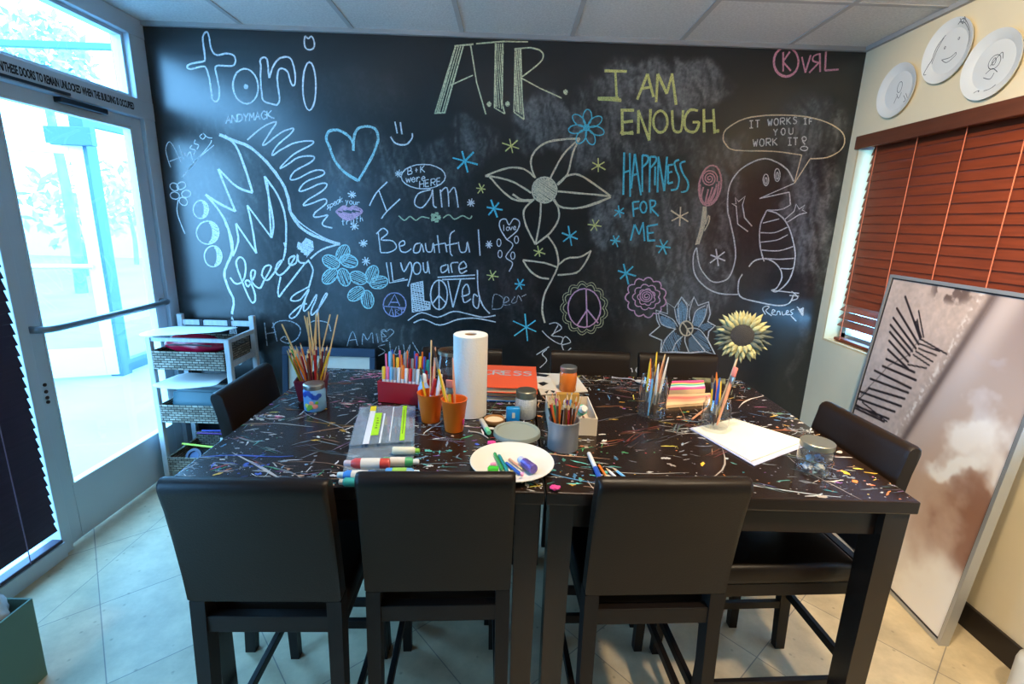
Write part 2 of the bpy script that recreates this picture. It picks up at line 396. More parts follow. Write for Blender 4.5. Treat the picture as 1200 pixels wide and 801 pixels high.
LW = struct(bpy.data.objects.new('window_3', None)); C.objects.link(LW)
MB().b2((XL - .06, WY0 + .04, .08), (XL - .054, WY1 + .005, 1.985)).build('pane', pane, LW)
# lettering on the transom bar
def text_mesh(name, body, loc, rot, size, m, parent=None, xs=1.0, bold=.0, ext=.0004):
    cu = bpy.data.curves.new(name, 'FONT'); cu.body = body; cu.size = size; cu.extrude = ext; cu.offset = bold; cu.align_x = 'LEFT'; cu.resolution_u = 3
    t = bpy.data.objects.new(name, cu); C.objects.link(t)
    bpy.context.view_layer.update()
    me = bpy.data.meshes.new_from_object(t.evaluated_get(bpy.context.evaluated_depsgraph_get()))
    bpy.data.objects.remove(t); me.name = name
    o = bpy.data.objects.new(name, me); C.objects.link(o); me.materials.clear(); me.materials.append(m)
    o.location = loc; o.rotation_euler = rot; o.scale = (xs, 1, 1)
    if parent is not None: o.parent = parent
    return o
ink = mat('black_ink', (12, 14, 22), rough=.6)
tx = text_mesh('notice_lettering', 'IN/THESE DOORS TO REMAIN UNLOCKED WHEN THE BUILDING IS OCCUPIED', (XL + .0145, 2.02, 2.083), (PI / 2, 0, PI / 2), .036, ink, FR, 1.0, .0012)
y0_, y1_ = on(0, XL + .0145, -4, 72).y, on(0, XL + .0145, 157, 124).y
wid = max(v.co.x for v in tx.data.vertices); tx.location.y = y0_; tx.scale.x = (y1_ - y0_) / wid; tx.scale.y = 1.3; tx.location.z -= .006
tx['label'] = 'black capital lettering of the notice on the bar above the door'
# the door leaf
D = struct(bpy.data.objects.new('door_1', None)); C.objects.link(D)
g = MB(); lf = (-.055, -.008)
lb(DY0 + .004, 2.10, .012, 2.04, *lf); lb(2.815, DY1 - .004, .012, 2.04, *lf); lb(2.10, 2.815, .012, .29, *lf); lb(2.10, 2.815, 1.985, 2.04, *lf)
g.build('door_panel', al2, D)
g = MB()
for y0, y1, z0, z1 in ((2.10, 2.108, .29, 1.985), (2.80, 2.815, .29, 1.985), (2.108, 2.80, .29, .298), (2.108, 2.80, 1.977, 1.985)): lb(y0, y1, z0, z1, -.045, -.006, 0)
g.build('glazing_bead', mat('white_glazing_bead', (220, 226, 228), rough=.4), D)
MB().b2((XL - .033, 2.095, .285), (XL - .028, 2.82, 1.99)).build('pane', glassmat('door_glass', tint=(.93, .97, .98), gloss=1.0, haze=.01), D)
pb = MB(); zb = 1.05
pb.tube(smooth_pts([(XL - .01, 2.05, zb), (XL + .03, 2.055, zb), (XL + .055, 2.09, zb), (XL + .06, 2.2, zb), (XL + .06, 2.5, zb), (XL + .06, 2.72, zb), (XL + .055, 2.80, zb), (XL + .03, 2.845, zb), (XL - .01, 2.85, zb)], 5), .016, 10)
pb.build('push_bar', mat('dull_steel_bar', (140, 146, 150), rough=.35, metal=.8), D, smooth=50)
g = MB()
for z in (.80, .768, .74, .72): g.tube([(XL - .012, 2.062, z), (XL - .004, 2.062, z)], .008, 10)
g.build('lock_cylinder', mat('dark_bronze_lock', (70, 50, 45), rough=.4, metal=.7), D)
# closer arm tucked under the transom bar
g = MB(); g.b2((XL + .014, 2.03, 2.05), (XL + .026, 2.42, 2.062), bev=.002); g.b2((XL - .008, 2.36, 2.012), (XL + .03, 2.62, 2.036), bev=.004)
g.build('door_closer', mat('dark_closer_metal', (60, 70, 80), rough=.4, metal=.6), D)

# ------------------------------------------------------------------ blinds
def blind(name, label, x, side, y0, y1, z0, z1, pitch, tilt, col, cords, valance):
    r = thing(name, label, 'blind', (x, (y0 + y1) / 2, z1))
    T = Matrix.Translation((-x, -(y0 + y1) / 2, -z1))
    wood = mat('slat_wood_%d' % col[2], col, rough=.42, var=.16, vscale=6, stretch=(1, 1, 14), spec=.4)
    g = MB(); g.M = T; n = int((z1 - .05 - z0 - .03) / pitch)
    for k in range(n):
        z = z1 - .06 - pitch * k
        g.box((0, 0, 0), (.05, y1 - y0 - .01, .003), M=Matrix.Translation((x, (y0 + y1) / 2, z)) @ Matrix.Rotation(-side * tilt(k, n), 4, 'Y'))
    g.build('slats', wood, r)
    g = MB(); g.M = T; g.b2((x - .022, y0, z1 - .04), (x + .022, y1, z1), bev=.003); g.build('head_rail', wood, r)
    g = MB(); g.M = T; g.b2((x - .025, y0 + .005, z0), (x + .025, y1 - .005, z0 + .018), bev=.005); g.build('bottom_rail', wood, r)
    for yc in cords:
        g = MB(); g.M = T; xx = x - side * .028
        g.tube([(xx, yc, z1 - .04), (xx, yc + .002, (z0 + z1) / 2), (xx, yc, z0 + .01)], .0022, 6)
        g.build('ladder_cord', mat('cord_%d' % col[2], tuple(min(255, int(c * 1.5 + 40)) for c in col), rough=.8), r)
    if valance:
        g = MB(); g.M = T; xx = x - side * .05; ya, yb, za, zb_, d = valance
        g.b2((d, ya, za), (d + .018, yb, zb_), bev=.003); g.b2((d + .018, yb - .02, za), (x + .02, yb, zb_), bev=.003)
        g.build('valance', mat('valance_wood', (96, 52, 32), rough=.45, var=.15, vscale=5, stretch=(1, 1, 12)), r)
    return r
BR = blind('window_blind', 'red brown wooden blind over the window in the cream wall', XR + .055, 1, RY0 + .02, RY1 - .05, RZ0 + .016, RZ1 - .014, .0455,
           lambda k, n: math.radians(76 if k < n - 3 else 42), (124, 56, 32), [2.79, 2.52, 2.255, 1.99, 1.55, 1.1], (.74, 2.90, 2.012, 2.08, XR - .022))
BL = blind('window_blind', 'dark plum slatted blind beside the glass door', XL + .012, -1, WY0 + .06, WY1 - .012, .082, 2.0, .0455,
           lambda k, n: math.radians(73), (58, 44, 60), [1.80, 1.5, 1.15], None)

# ------------------------------------------------------------------ outside the glass
struct(MB().b2((-30, -12, -.14), (XL - .1, 40, -.02)).build('ground', mat('pale_concrete', (148, 148, 146), rough=.85, var=.12, vscale=1.2)))
struct(MB().b2((XL - .35, 1.0, -.02), (XL - .1, YB + .4, .004), bev=.004).build('trim_4', mat('threshold_concrete', (220, 220, 220), rough=.7)))
# ------------------------------------------------------------------ chalk drawings and writing on the board
CW = chalkmat('white_chalk', (250, 250, 250)); CWF = chalkmat('faint_white_chalk', (200, 206, 210), .15)
CY = chalkmat('yellow_chalk', (244, 240, 150)); CC = chalkmat('cyan_chalk', (110, 222, 240)); CP = chalkmat('pink_chalk', (246, 190, 216))
CH = chalkmat('peach_chalk', (250, 230, 192)); CR_ = chalkmat('rose_chalk', (240, 176, 174)); CM = chalkmat('mint_chalk', (196, 240, 240), .4); CB = chalkmat('slate_blue_chalk', (150, 184, 206), .25)
CS = chalkmat('soft_white_chalk', (244, 244, 240), .4)
LIFT = [.0010]
def K(x0=0, y0=0, s=1.0): return lambda p: (x0 + p[0] / s, y0 + p[1] / s)
class Chalk:
    """strokes of one drawing, laid on the board as powdery ribbons"""
    def __init__(s, k): s.k = k; s.g = MB(); s.rs = random.Random(len(bpy.data.objects))
    def to(s, p):
        q = s.k(p); return W_(*q)
    def st(s, pts, w=1.6, sm=True, closed=False, m=None):
        """stroke through the points; w is its breadth in photograph pixels"""
        if closed: pts = list(pts) + [pts[0]]
        P = [s.to(p) for p in pts]
        if sm and len(P) > 2: P = smooth_pts(P, 4)
        h = w * .0026; LIFT[0] += .0000015; y = YB - LIFT[0]; n = len(P); vs = []; fs = []
        for i in range(n):
            t = P[min(i + 1, n - 1)] - P[max(i - 1, 0)]
            if t.length < 1e-9: t = Vector((1, 0, 0))
            t.normalize(); nn = Vector((-t.z, 0, t.x)); a = h * s.rs.uniform(.75, 1.15); b = h * s.rs.uniform(.75, 1.15)
            vs += [(P[i].x + nn.x * a, y, P[i].z + nn.z * a), (P[i].x - nn.x * b, y, P[i].z - nn.z * b)]
        for i in range(n - 1): fs.append([2 * i, 2 * i + 1, 2 * i + 3, 2 * i + 2])
        s.g.add(vs, fs, m=m); return s
    def many(s, lst, w=1.6, sm=True, m=None):
        for p in lst: s.st(p, w, sm, m=m)
        return s
    def el(s, c, rx, ry, w=1.6, rot=0, a0=0, a1=360, m=None, n=20):
        pts = []
        for i in range(n + 1):
            a = math.radians(a0 + (a1 - a0) * i / n); x = rx * math.cos(a); y = ry * math.sin(a)
            pts.append((c[0] + x * math.cos(rot) - y * math.sin(rot), c[1] + x * math.sin(rot) + y * math.cos(rot)))
        return s.st(pts, w, False, m=m)
    def hatch(s, poly, step, w=1.2, ang=0, m=None):
        """fill a shape with rubbed parallel strokes"""
        ca, sa = math.cos(ang), math.sin(ang); R = [(x * ca + y * sa, -x * sa + y * ca) for x, y in poly]
        y = min(p[1] for p in R) + step * .5; y1 = max(p[1] for p in R)
        while y < y1:
            xsn = []
            for i in range(len(R)):
                a, b = R[i], R[(i + 1) % len(R)]
                if (a[1] - y) * (b[1] - y) < 0: xsn.append(a[0] + (b[0] - a[0]) * (y - a[1]) / (b[1] - a[1]))
            xsn.sort()
            for i in range(0, len(xsn) - 1, 2):
                A = (xsn[i], y); B = (xsn[i + 1], y + s.rs.uniform(-.3, .3) * step)
                s.st([(A[0] * ca - A[1] * sa, A[0] * sa + A[1] * ca), (B[0] * ca - B[1] * sa, B[0] * sa + B[1] * ca)], w, False, m=m)
            y += step
        return s
    def star(s, c, r, w=1.4, m=None, n=3, rot=.3):
        for k in range(n):
            a = rot + PI * k / n; q = r * s.rs.uniform(.8, 1.15); q2 = r * s.rs.uniform(.8, 1.15)
            s.st([(c[0] - q * math.cos(a), c[1] - q * math.sin(a)), (c[0] + q2 * math.cos(a), c[1] + q2 * math.sin(a))], w, False, m=m)
        return s
    def scallop(s, c, rx, ry, n, r, w=1.3, m=None):
        pts = []
        for k in range(n):
            for j in range(5):
                a = 2 * PI * (k + j / 5) / n; b = 1 + r * math.sin(PI * j / 5)
                pts.append((c[0] + rx * b * math.cos(a), c[1] + ry * b * math.sin(a)))
        return s.st(pts, w, False, closed=True, m=m)
    def word(s, txt, x, y, h, adv, w=1.2, slope=0, sl=0, m=None):
        """single-line capitals; (x, y) is the foot of the first letter"""
        for ch in txt:
            for stro in FONT.get(ch, []):
                s.st([(x + (px * .62 + sl * py) * h, y - py * h + slope * px * h * .62) for px, py in stro], w, len(stro) > 3, m=m)
            x += adv; y += slope * adv
        return s
    def done(s, name, label, mats=None): return s.g.build(name, mats or CW, WB, label=label)
_o = [(.5 + .5 * math.cos(a), .5 + .5 * math.sin(a)) for a in [i * PI / 6 for i in range(13)]]
FONT = {'A': [[(0, 0), (.5, 1), (1, 0)], [(.2, .4), (.8, .4)]], 'B': [[(0, 0), (0, 1)], [(0, 1), (.7, .95), (.75, .6), (0, .5)], [(0, .5), (.9, .45), (.9, .08), (0, 0)]], 'C': [[(.95, .85), (.5, 1), (.05, .5), (.5, 0), (.95, .15)]],
 'D': [[(0, 0), (0, 1)], [(0, 1), (.8, .85), (.9, .3), (0, 0)]], 'E': [[(0, 0), (0, 1), ], [(0, 1), (.8, 1)], [(0, .52), (.7, .52)], [(0, 0), (.85, 0)]], 'F': [[(0, 0), (0, 1)], [(0, 1), (.85, 1)], [(0, .52), (.7, .52)]],
 'H': [[(0, 0), (0, 1)], [(1, 0), (1, 1)], [(0, .5), (1, .5)]], 'I': [[(.5, 0), (.5, 1)], [(.1, 1), (.9, 1)], [(.1, 0), (.9, 0)]], 'K': [[(0, 0), (0, 1)], [(.9, 1), (0, .45)], [(.2, .55), (1, 0)]], 'M': [[(0, 0), (.1, 1)], [(.1, 1), (.5, .35)], [(.5, .35), (.9, 1)], [(.9, 1), (1, 0)]],
 'N': [[(0, 0), (0, 1)], [(0, 1), (1, 0)], [(1, 0), (1, 1)]], 'O': [_o], 'R': [[(0, 0), (0, 1)], [(0, 1), (.9, .95), (.9, .55), (0, .5)], [(.3, .5), (1, 0)]], 'S': [[(.9, .88), (.4, 1), (.1, .75), (.85, .35), (.5, 0), (.05, .12)]], 'T': [[(.5, 0), (.5, 1)], [(0, 1), (1, 1)]],
 'U': [[(0, 1), (.05, .2), (.5, 0), (.95, .2), (1, 1)]], 'W': [[(0, 1), (.25, 0)], [(.25, 0), (.5, .7)], [(.5, .7), (.75, 0)], [(.75, 0), (1, 1)]], 'Y': [[(0, 1), (.5, .5)], [(1, 1), (.5, .5), ], [(.5, .5), (.45, 0)]],
 'l': [[(.3, 1), (.35, 0)]], 'o': [[(.5 + .4 * math.cos(a), .3 + .3 * math.sin(a)) for a in [i * PI / 4 for i in range(9)]]], 'v': [[(0, .6), (.4, 0)], [(.4, 0), (.8, .6)]], 'e': [[(.1, .3), (.8, .35), (.5, .6), (.1, .3), (.5, 0), (.9, .15)]],
 'w': [[(0, .6), (.2, 0)], [(.2, 0), (.5, .5)], [(.5, .5), (.7, 0)], [(.7, 0), (1, .6)]], 'r': [[(.1, .6), (.15, 0)], [(.15, .35), (.5, .6), (.8, .5)]], 's': [[(.7, .55), (.3, .6), (.3, .35), (.7, .2), (.1, 0)]], 'p': [[(.1, .6), (.1, -.4)], [(.1, .5), (.7, .5), (.7, .1), (.1, .05)]], 'a': [[(.8, .55), (.3, .6), (.1, .2), (.5, 0), (.8, .5), (.9, 0)]],
 'k': [[(.1, 1), (.1, 0)], [(.7, .6), (.1, .25), (.8, 0)]], 'y': [[(.1, .6), (.4, .1)], [(.8, .6), (.2, -.4)]], 'u': [[(.1, .6), (.2, .05), (.6, .05), (.8, .6), (.85, 0)]], 't': [[(.4, 1), (.4, .05), (.7, 0)], [(.1, .65), (.8, .65)]], 'h': [[(.1, 1), (.1, 0)], [(.1, .4), (.5, .6), (.8, 0)]], '+': [[(.5, .2), (.5, .8)], [(.2, .5), (.8, .5)]]}

A = K(200, 20, 3.64)
c = Chalk(A); c.st([(148, 65), (138, 85), (140, 120), (147, 178), (135, 190), (85, 200), (70, 212), (85, 222), (130, 212), (150, 215), (165, 260), (172, 300), (178, 345), (190, 360), (205, 350), (208, 310), (200, 265), (192, 212), (230, 208), (265, 208), (277, 190), (270, 165), (240, 155), (205, 162), (185, 155), (172, 130), (165, 90), (158, 66)], 1.8, closed=True)
c.el((320, 295), 54, 75, 1.8, rot=-.1); c.el((322, 297), 5, 5, 2.6)
c.st([(385, 205), (382, 185), (395, 172), (410, 178), (415, 200), (418, 240), (422, 258), (435, 215), (460, 180), (490, 170), (512, 178), (525, 210), (532, 250), (530, 285), (520, 292), (510, 270), (500, 235), (480, 220), (462, 225), (455, 260), (460, 310), (465, 350), (455, 373), (430, 370), (395, 355), (388, 320), (384, 260)], 1.8, closed=True)
c.el((592, 295), 28, 103, 1.8); c.st([(575, 80), (570, 100), (575, 130), (592, 140), (611, 130), (612, 103), (600, 82), (588, 92)], 1.6, closed=True)
c.done('chalk_lettering', 'large outlined bubble letters in white chalk, top corner nearest the door')
c = Chalk(A); c.word('ANDYMACK', 236, 455, 34, 25, 1.2, slope=-.12); c.st([(400, 415), (443, 432)], 1.2); c.done('chalk_writing', 'small white capitals under the bubble letters')
c = Chalk(A); c.st([(780, 570), (776, 530), (750, 500), (712, 482), (675, 488), (665, 520), (680, 560), (700, 610), (740, 660), (800, 698)], 3.0); c.st([(800, 698), (840, 630), (870, 570), (885, 520), (875, 480), (840, 466), (800, 475), (783, 510), (780, 570)], 2.8)
c.done('chalk_heart', 'large pale blue open heart drawn in thick chalk', CM)
c = Chalk(A); c.many([[(957, 446), (967, 496)], [(980, 448), (987, 500)], [(938, 510), (955, 535), (985, 545), (1010, 540), (1030, 515), (1030, 495)]], 1.7); c.done('chalk_smiley', 'small smile with two upright eyes beside the large heart')
A = K(190, 140, 5.008)
c = Chalk(A); c.many([[(50, 280), (22, 180), (45, 130), (85, 190), (110, 250)], [(45, 245), (110, 220)], [(100, 150), (125, 232)], [(130, 195), (145, 215), (165, 190), (180, 240), (192, 262)], [(175, 150), (165, 170), (195, 180), (185, 205)], [(195, 118), (190, 140), (215, 150), (205, 175)], [(235, 85), (222, 100), (240, 115), (255, 95), (240, 80), (268, 105), (295, 108)], [(305, 150), (200, 240), (125, 335), (140, 310), (270, 160), (290, 122)]], 1.0)
c.done('chalk_writing', 'slanting white signature with a double underline next to the door')
c = Chalk(A)
for x, y, r in ((72, 395, .6), (113, 388, -.5), (142, 436, -.1), (125, 480, .8), (75, 446, .2)): c.el((x, y), 27, 21, 1.2, rot=r)
c.st([(95, 470), (88, 540), (110, 610), (135, 670)], 1.2); c.done('chalk_flower', 'little five petalled flower on a bent stem next to the door')
for (x, y, r1, r2, k), lab in zip(((228, 527, 45, 53, .1), (268, 663, 66, 68, 0), (300, 802, 52, 62, 0)), ('upper', 'middle', 'lower')):
    c = Chalk(A); c.el((x, y), r1, r2, 1.5)
    po = [(x + r1 * .95 * math.cos(math.radians(a)), y + r2 * .95 * math.sin(math.radians(a))) for a in range(-80, 81, 20)] + [(x + r1 * .35 * math.cos(math.radians(a)) + r1 * .05, y + r2 * .8 * math.sin(math.radians(a))) for a in range(80, -81, -20)]
    c.hatch(po, 7, 1.3, .5); c.done('chalk_moon', lab + ' of the three white moons with a shaded crescent')
A = K(240, 130, 4.712); B = K(240, 260, 5.006)
c = Chalk(A)
c.st([(80, 130), (150, 160), (240, 195), (320, 260), (390, 340), (440, 420), (460, 480), (475, 560), (510, 620), (570, 670), (650, 705), (745, 735)], 3.4)
c.st([(480, 560), (520, 610), (580, 655), (660, 700), (745, 733)], 1.6)
c.many([[(110, 135), (170, 190), (220, 310), (265, 450)], [(265, 450), (180, 420), (75, 320)], [(75, 320), (110, 410), (170, 555)], [(170, 555), (80, 510), (5, 460)], [(5, 460), (80, 550), (130, 650), (155, 790)]], 2.6)
c.many([[(155, 800), (185, 720), (172, 620)], [(172, 620), (285, 785)], [(285, 785), (262, 640), (235, 520)], [(235, 520), (370, 700)], [(370, 700), (378, 600), (330, 360)], [(335, 365), (350, 440), (366, 690)], [(330, 360), (400, 460), (440, 560), (450, 680), (440, 800)]], 2.2)
c.k = B
c.st([(120, 0), (155, 90), (160, 180), (130, 250), (115, 310), (140, 390), (170, 460), (160, 540)], 2.8); c.st([(465, 120), (475, 160), (460, 225)], 2.0)
c.many([[(795, 128), (690, 160), (620, 215)], [(590, 240), (520, 330), (435, 440)], [(435, 440), (430, 400), (445, 320)], [(610, 228), (635, 280), (620, 350), (610, 385)]], 2.0)
c.st([(160, 555), (185, 640), (180, 690), (158, 690), (148, 650)], 1.4, closed=True); c.hatch([(160, 565), (182, 640), (176, 685), (160, 685), (150, 650)], 6, 1.0, 1.2)
c.st([(185, 715), (228, 790), (205, 835), (178, 800)], 1.4, closed=True); c.hatch([(185, 725), (222, 790), (203, 828), (182, 800)], 6, 1.0, 1.2)
c.done('chalk_wing', 'big zigzag feathered wing in thick white chalk dripping two drops')
c = Chalk(A); c.st([(235, 160), (320, 90), (395, 60), (360, 120), (320, 185), (345, 178), (420, 120), (490, 95), (470, 130), (400, 190), (372, 245), (420, 215), (500, 175), (590, 165), (590, 185), (490, 240), (415, 315), (450, 300), (520, 255), (600, 250), (590, 280), (500, 330), (472, 375), (510, 375), (600, 330), (655, 330), (650, 355), (560, 390), (520, 440), (560, 435), (640, 400), (675, 405), (650, 440), (570, 490), (545, 522), (590, 510), (660, 485), (670, 510), (610, 560), (605, 585), (650, 580), (680, 575), (650, 615), (660, 635), (705, 645)], 1.7)
c.done('chalk_squiggle', 'long white squiggle winding down beside the wing')
c = Chalk(B); c.hatch([(590, 195), (540, 150), (545, 120), (570, 122), (592, 95), (635, 110), (640, 160), (600, 205)], 8, 1.8, .4); c.done('chalk_heart', 'small solid white heart at the end of the looped name')
c = Chalk(B); c.st([(150, 325), (180, 360), (220, 350), (240, 290), (235, 230), (205, 205), (185, 240), (205, 310), (240, 400), (275, 470), (297, 455), (288, 400), (260, 345), (238, 350), (255, 378), (290, 320), (295, 285), (272, 290), (278, 350), (320, 388), (345, 350), (390, 262), (355, 260), (335, 310), (365, 342), (405, 300), (455, 228), (430, 240), (415, 285), (440, 312), (490, 270), (530, 200), (495, 215), (500, 252), (535, 240), (545, 190), (552, 232), (590, 240), (612, 222)], 2.1); c.done('chalk_writing', 'looped white handwriting of one name inside the wing')
c = Chalk(B); c.st([(610, 380), (520, 430), (508, 460), (560, 455), (612, 390), (580, 470), (545, 540), (510, 565), (500, 545), (560, 492), (600, 478)], 1.8); c.st([(590, 450), (580, 520), (610, 500), (655, 425), (650, 460), (625, 520), (632, 545), (680, 490), (718, 425), (705, 425), (670, 500), (655, 555)], 1.8); c.done('chalk_writing', 'slanted looping white word above the skewers')
c = Chalk(B); c.many([[(350, 590), (367, 725)], [(400, 590), (425, 700)], [(355, 655), (420, 645)], [(395, 620), (425, 585), (500, 580), (560, 620), (545, 680), (490, 710), (445, 690), (470, 670), (482, 690)], [(600, 610), (640, 580), (720, 590), (740, 640)]], 1.3)
c.k = K(200, 220, 3.75); c.many([[(775, 695), (800, 630), (822, 692)], [(782, 670), (815, 665)], [(842, 690), (846, 640), (865, 668), (885, 635), (890, 682)], [(905, 638), (912, 680)], [(925, 632), (930, 676)], [(925, 632), (950, 628)], [(928, 655), (948, 652)], [(930, 676), (955, 670)], [(945, 650), (925, 630), (940, 622), (948, 632), (965, 620), (980, 635), (945, 668)]], 1.1)
c.done('chalk_writing', 'faint white name with a heart above the leaning canvas', CWF)
c = Chalk(K(430, 230, 3.75)); c.many([[(80, 650), (50, 660), (80, 680), (50, 700)], [(100, 640), (105, 695)], [(130, 660), (120, 690), (140, 690), (140, 655)], [(160, 650), (170, 690), (190, 650), (180, 700)], [(200, 640), (230, 690)]], 1.0); c.done('chalk_writing', 'faint rubbed handwriting behind the red marker box', CWF)
c = Chalk(K(430, 230, 3.75)); c.many([[(550, 490), (560, 430), (600, 450), (590, 490), (550, 495)], [(600, 470), (625, 455), (610, 440), (600, 475), (630, 475)], [(650, 440), (635, 465), (655, 465), (665, 435), (680, 460)], [(680, 440), (700, 430)]], 1.0); c.done('chalk_writing', 'faint rubbed word below the little love heart', CWF)
A = K(380, 140, 4.45)
c = Chalk(A); po = [(60, 480), (100, 450), (128, 462), (155, 450), (200, 477), (160, 512), (125, 525), (90, 510)]; c.st(po, 1.3, closed=True)
c.hatch([(60, 480), (100, 450), (128, 462), (155, 450), (200, 477), (160, 474), (125, 472), (95, 478)], 7, 1.6, .2); c.hatch([(65, 482), (95, 484), (125, 490), (160, 484), (198, 480), (160, 512), (125, 525), (90, 510)], 7, 1.6, .2); c.done('chalk_lips', 'pink shaded lips', CP)
c = Chalk(A); c.word('speak', 12, 470, 34, 17, .9, slope=-.5); c.word('your', 110, 437, 30, 20, .9, slope=.15); c.word('truth', 90, 552, 32, 24, .9, slope=-.2); c.done('chalk_writing', 'tiny white words curling round the pink lips')
A = K(200, 220, 3.75)
for pts, lab in ((((705, 325, .5), (757, 288, -1.1), (783, 322, .3), (762, 392, 1.2), (700, 388, -.8)), 'pale mint filled flower nearer the wing'), (((825, 395, .4), (885, 380, -1.2), (915, 415, -.2), (865, 490, 1.4), (815, 465, -.6)), 'pale mint filled flower nearer the word beautiful')):
    c = Chalk(A)
    for x, y, r in pts:
        c.el((x, y), 40, 27, 1.6, rot=r)
        po = [(x + 36 * math.cos(a) * math.cos(r) - 23 * math.sin(a) * math.sin(r), y + 36 * math.cos(a) * math.sin(r) + 23 * math.sin(a) * math.cos(r)) for a in [i * PI / 6 for i in range(12)]]
        c.hatch(po, 8, 1.0, r)
    c.done('chalk_flower', lab, CM)
# stars
for x, y, r, m, w, lab in ((544.7, 188.7, 14, CC, 2.0, 'large cyan asterisk beneath the tall initials'), (579, 244, 10, CC, 2.0, 'cyan asterisk left of the big flower'), (616.7, 383, 16, CC, 1.6, 'widest cyan asterisk near the flower stem foot'), (609, 333, 7, CC, 1.6, 'small cyan asterisk below the love heart'), (668, 276.5, 11, CC, 1.8, 'cyan asterisk right of the big flower stem'), (733.5, 320, 12, CC, 2.0, 'cyan asterisk above the pink bloom'), (721, 282, 7, CC, 1.6, 'small cyan asterisk beside the word ME'), (725.7, 248, 7, CC, 1.6, 'small cyan asterisk beside the word FOR'), (777, 289, 9, CC, 1.7, 'flat cyan asterisk under the word ME'),
        (599, 171, 10, CY, 1.4, 'yellow asterisk above the big flower'), (564, 221, 6, CY, 1.3, 'small yellow asterisk at the left petal'), (697, 264, 8, CY, 1.4, 'yellow asterisk under the right petal'), (631.5, 295, 7, CY, 1.4, 'yellow asterisk between petal and leaf'), (701, 194, 9, CY, 1.4, 'yellow asterisk under the small blue flower'), (576.7, 323, 7, CY, 1.3, 'yellow asterisk right of the word are'),
        (552, 237.5, 5, CW, 1.3, 'small white asterisk beside the word am'), (573, 286.5, 4.5, CW, 1.3, 'small white asterisk beside the word beautiful'), (797, 253.5, 13, CH, 1.6, 'large cream asterisk left of the tulip stem'), (840.4, 301.6, 10, CW, 1.8, 'white asterisk inside the tail curve'), (413, 228, 5, CW, 1.3, 'white asterisk above the pink lips'), (415.5, 265, 5, CW, 1.3, 'white asterisk under the pink lips'), (426, 285, 5, CW, 1.3, 'white asterisk left of the word beautiful'), (429, 306, 5, CW, 1.3, 'white asterisk above the mint flower'), (467, 203.5, 4.5, CW, 1.3, 'white asterisk left of the small oval')):
    Chalk(K()).star((x, y), r, w, n=3 if r > 5.5 else 4, rot=random.uniform(.1, .6)).done('chalk_asterisk', lab, m)
# the big peach flower
A = K(430, 30, 3.75)
c = Chalk(A); c.many([[(740, 670), (722, 620), (725, 575), (760, 530), (820, 505), (935, 495)], [(935, 495), (905, 560), (882, 650), (838, 700)], [(930, 500), (860, 570), (805, 672)], [(740, 668), (690, 630), (620, 625), (520, 660)], [(520, 660), (580, 668), (650, 690), (722, 735)], [(540, 665), (600, 730), (650, 765), (722, 772)], [(835, 698), (880, 660), (930, 655), (990, 690), (1072, 750)], [(1072, 750), (1000, 742), (838, 728)], [(1072, 752), (1000, 785), (940, 800)]], 2.1)
c.el((780, 722), 54, 56, 2.0); c.hatch([(780 + 50 * math.cos(i * PI / 8), 722 + 52 * math.sin(i * PI / 8)) for i in range(16)], 8, 2.0, .6)
c.k = K(430, 230, 3.75); c.many([[(1060, 8), (1000, 30), (920, 52), (850, 45), (822, 12)], [(735, 12), (690, 60), (700, 130), (740, 210)], [(740, 210), (805, 160), (842, 100), (840, 50), (820, 15)], [(765, 20), (760, 110), (740, 210)], [(640, -10), (680, 15), (730, 15)], [(795, 175), (830, 230), (840, 300), (810, 370), (780, 430), (770, 500), (782, 555)], [(832, 310), (780, 292), (685, 280)], [(685, 280), (720, 330), (760, 355), (800, 362)], [(842, 300), (880, 272), (940, 265), (985, 238)], [(985, 238), (960, 290), (920, 335), (838, 345)]], 2.1)
c.done('chalk_flower', 'largest flower in peach chalk with four long petals, two leaves and a round centre', CH)
c = Chalk(A)
for k in range(7):
    a = k * 2 * PI / 7 + .3; c.el((965 + 46 * math.cos(a), 448 + 46 * math.sin(a)), 34, 19, 1.3, rot=a)
c.hatch([(953, 438), (977, 438), (977, 460), (953, 460)], 6, 1.8); c.done('chalk_flower', 'small blue seven petalled flower beside the yellow words', CC)
c = Chalk(A)
c.st([(390, 88), (298, 388)], 1.6); c.hatch([(390, 92), (424, 92), (344, 384), (300, 384)], 10, 1.3, 1.85); c.many([[(385, 90), (468, 82)], [(455, 84), (482, 250), (523, 390)], [(368, 262), (466, 218)], [(298, 384), (345, 384)], [(424, 90), (342, 386)]], 1.5, False)
c.many([[(480, 80), (600, 70), (708, 72)], [(565, 78), (560, 360)], [(598, 78), (594, 340), (606, 388)], [(560, 360), (606, 388)]], 1.5, False); c.hatch([(566, 80), (598, 80), (594, 340), (600, 370), (562, 355)], 8, 1.2, 1.5)
c.many([[(652, 100), (646, 380)], [(676, 100), (682, 330), (690, 412)], [(646, 380), (690, 412)], [(680, 232), (760, 275), (856, 318)]], 1.5, False); c.st([(648, 103), (720, 98), (768, 115), (770, 150), (722, 195), (680, 226)], 1.5); c.hatch([(652, 104), (675, 104), (682, 330), (686, 395), (648, 375)], 7, 1.2, 1.5)
for x, y in ((537, 345), (618, 345), (873, 292)): c.el((x, y), 5, 6, 2.8)
c.done('chalk_lettering', 'tall shaded capital initials in pale yellow chalk near the ceiling', chalkmat('pale_yellow_chalk', (246, 242, 196), .35))
c = Chalk(A); c.el((248, 663), 97, 54, 1.3); c.word('B+K', 180, 655, 30, 28, 1.1, slope=-.15); c.word('were', 172, 690, 34, 22, 1.1, slope=-.1); c.word('HERE', 232, 712, 30, 25, 1.1, slope=-.15); c.done('chalk_writing', 'small oval with three short lines of writing')
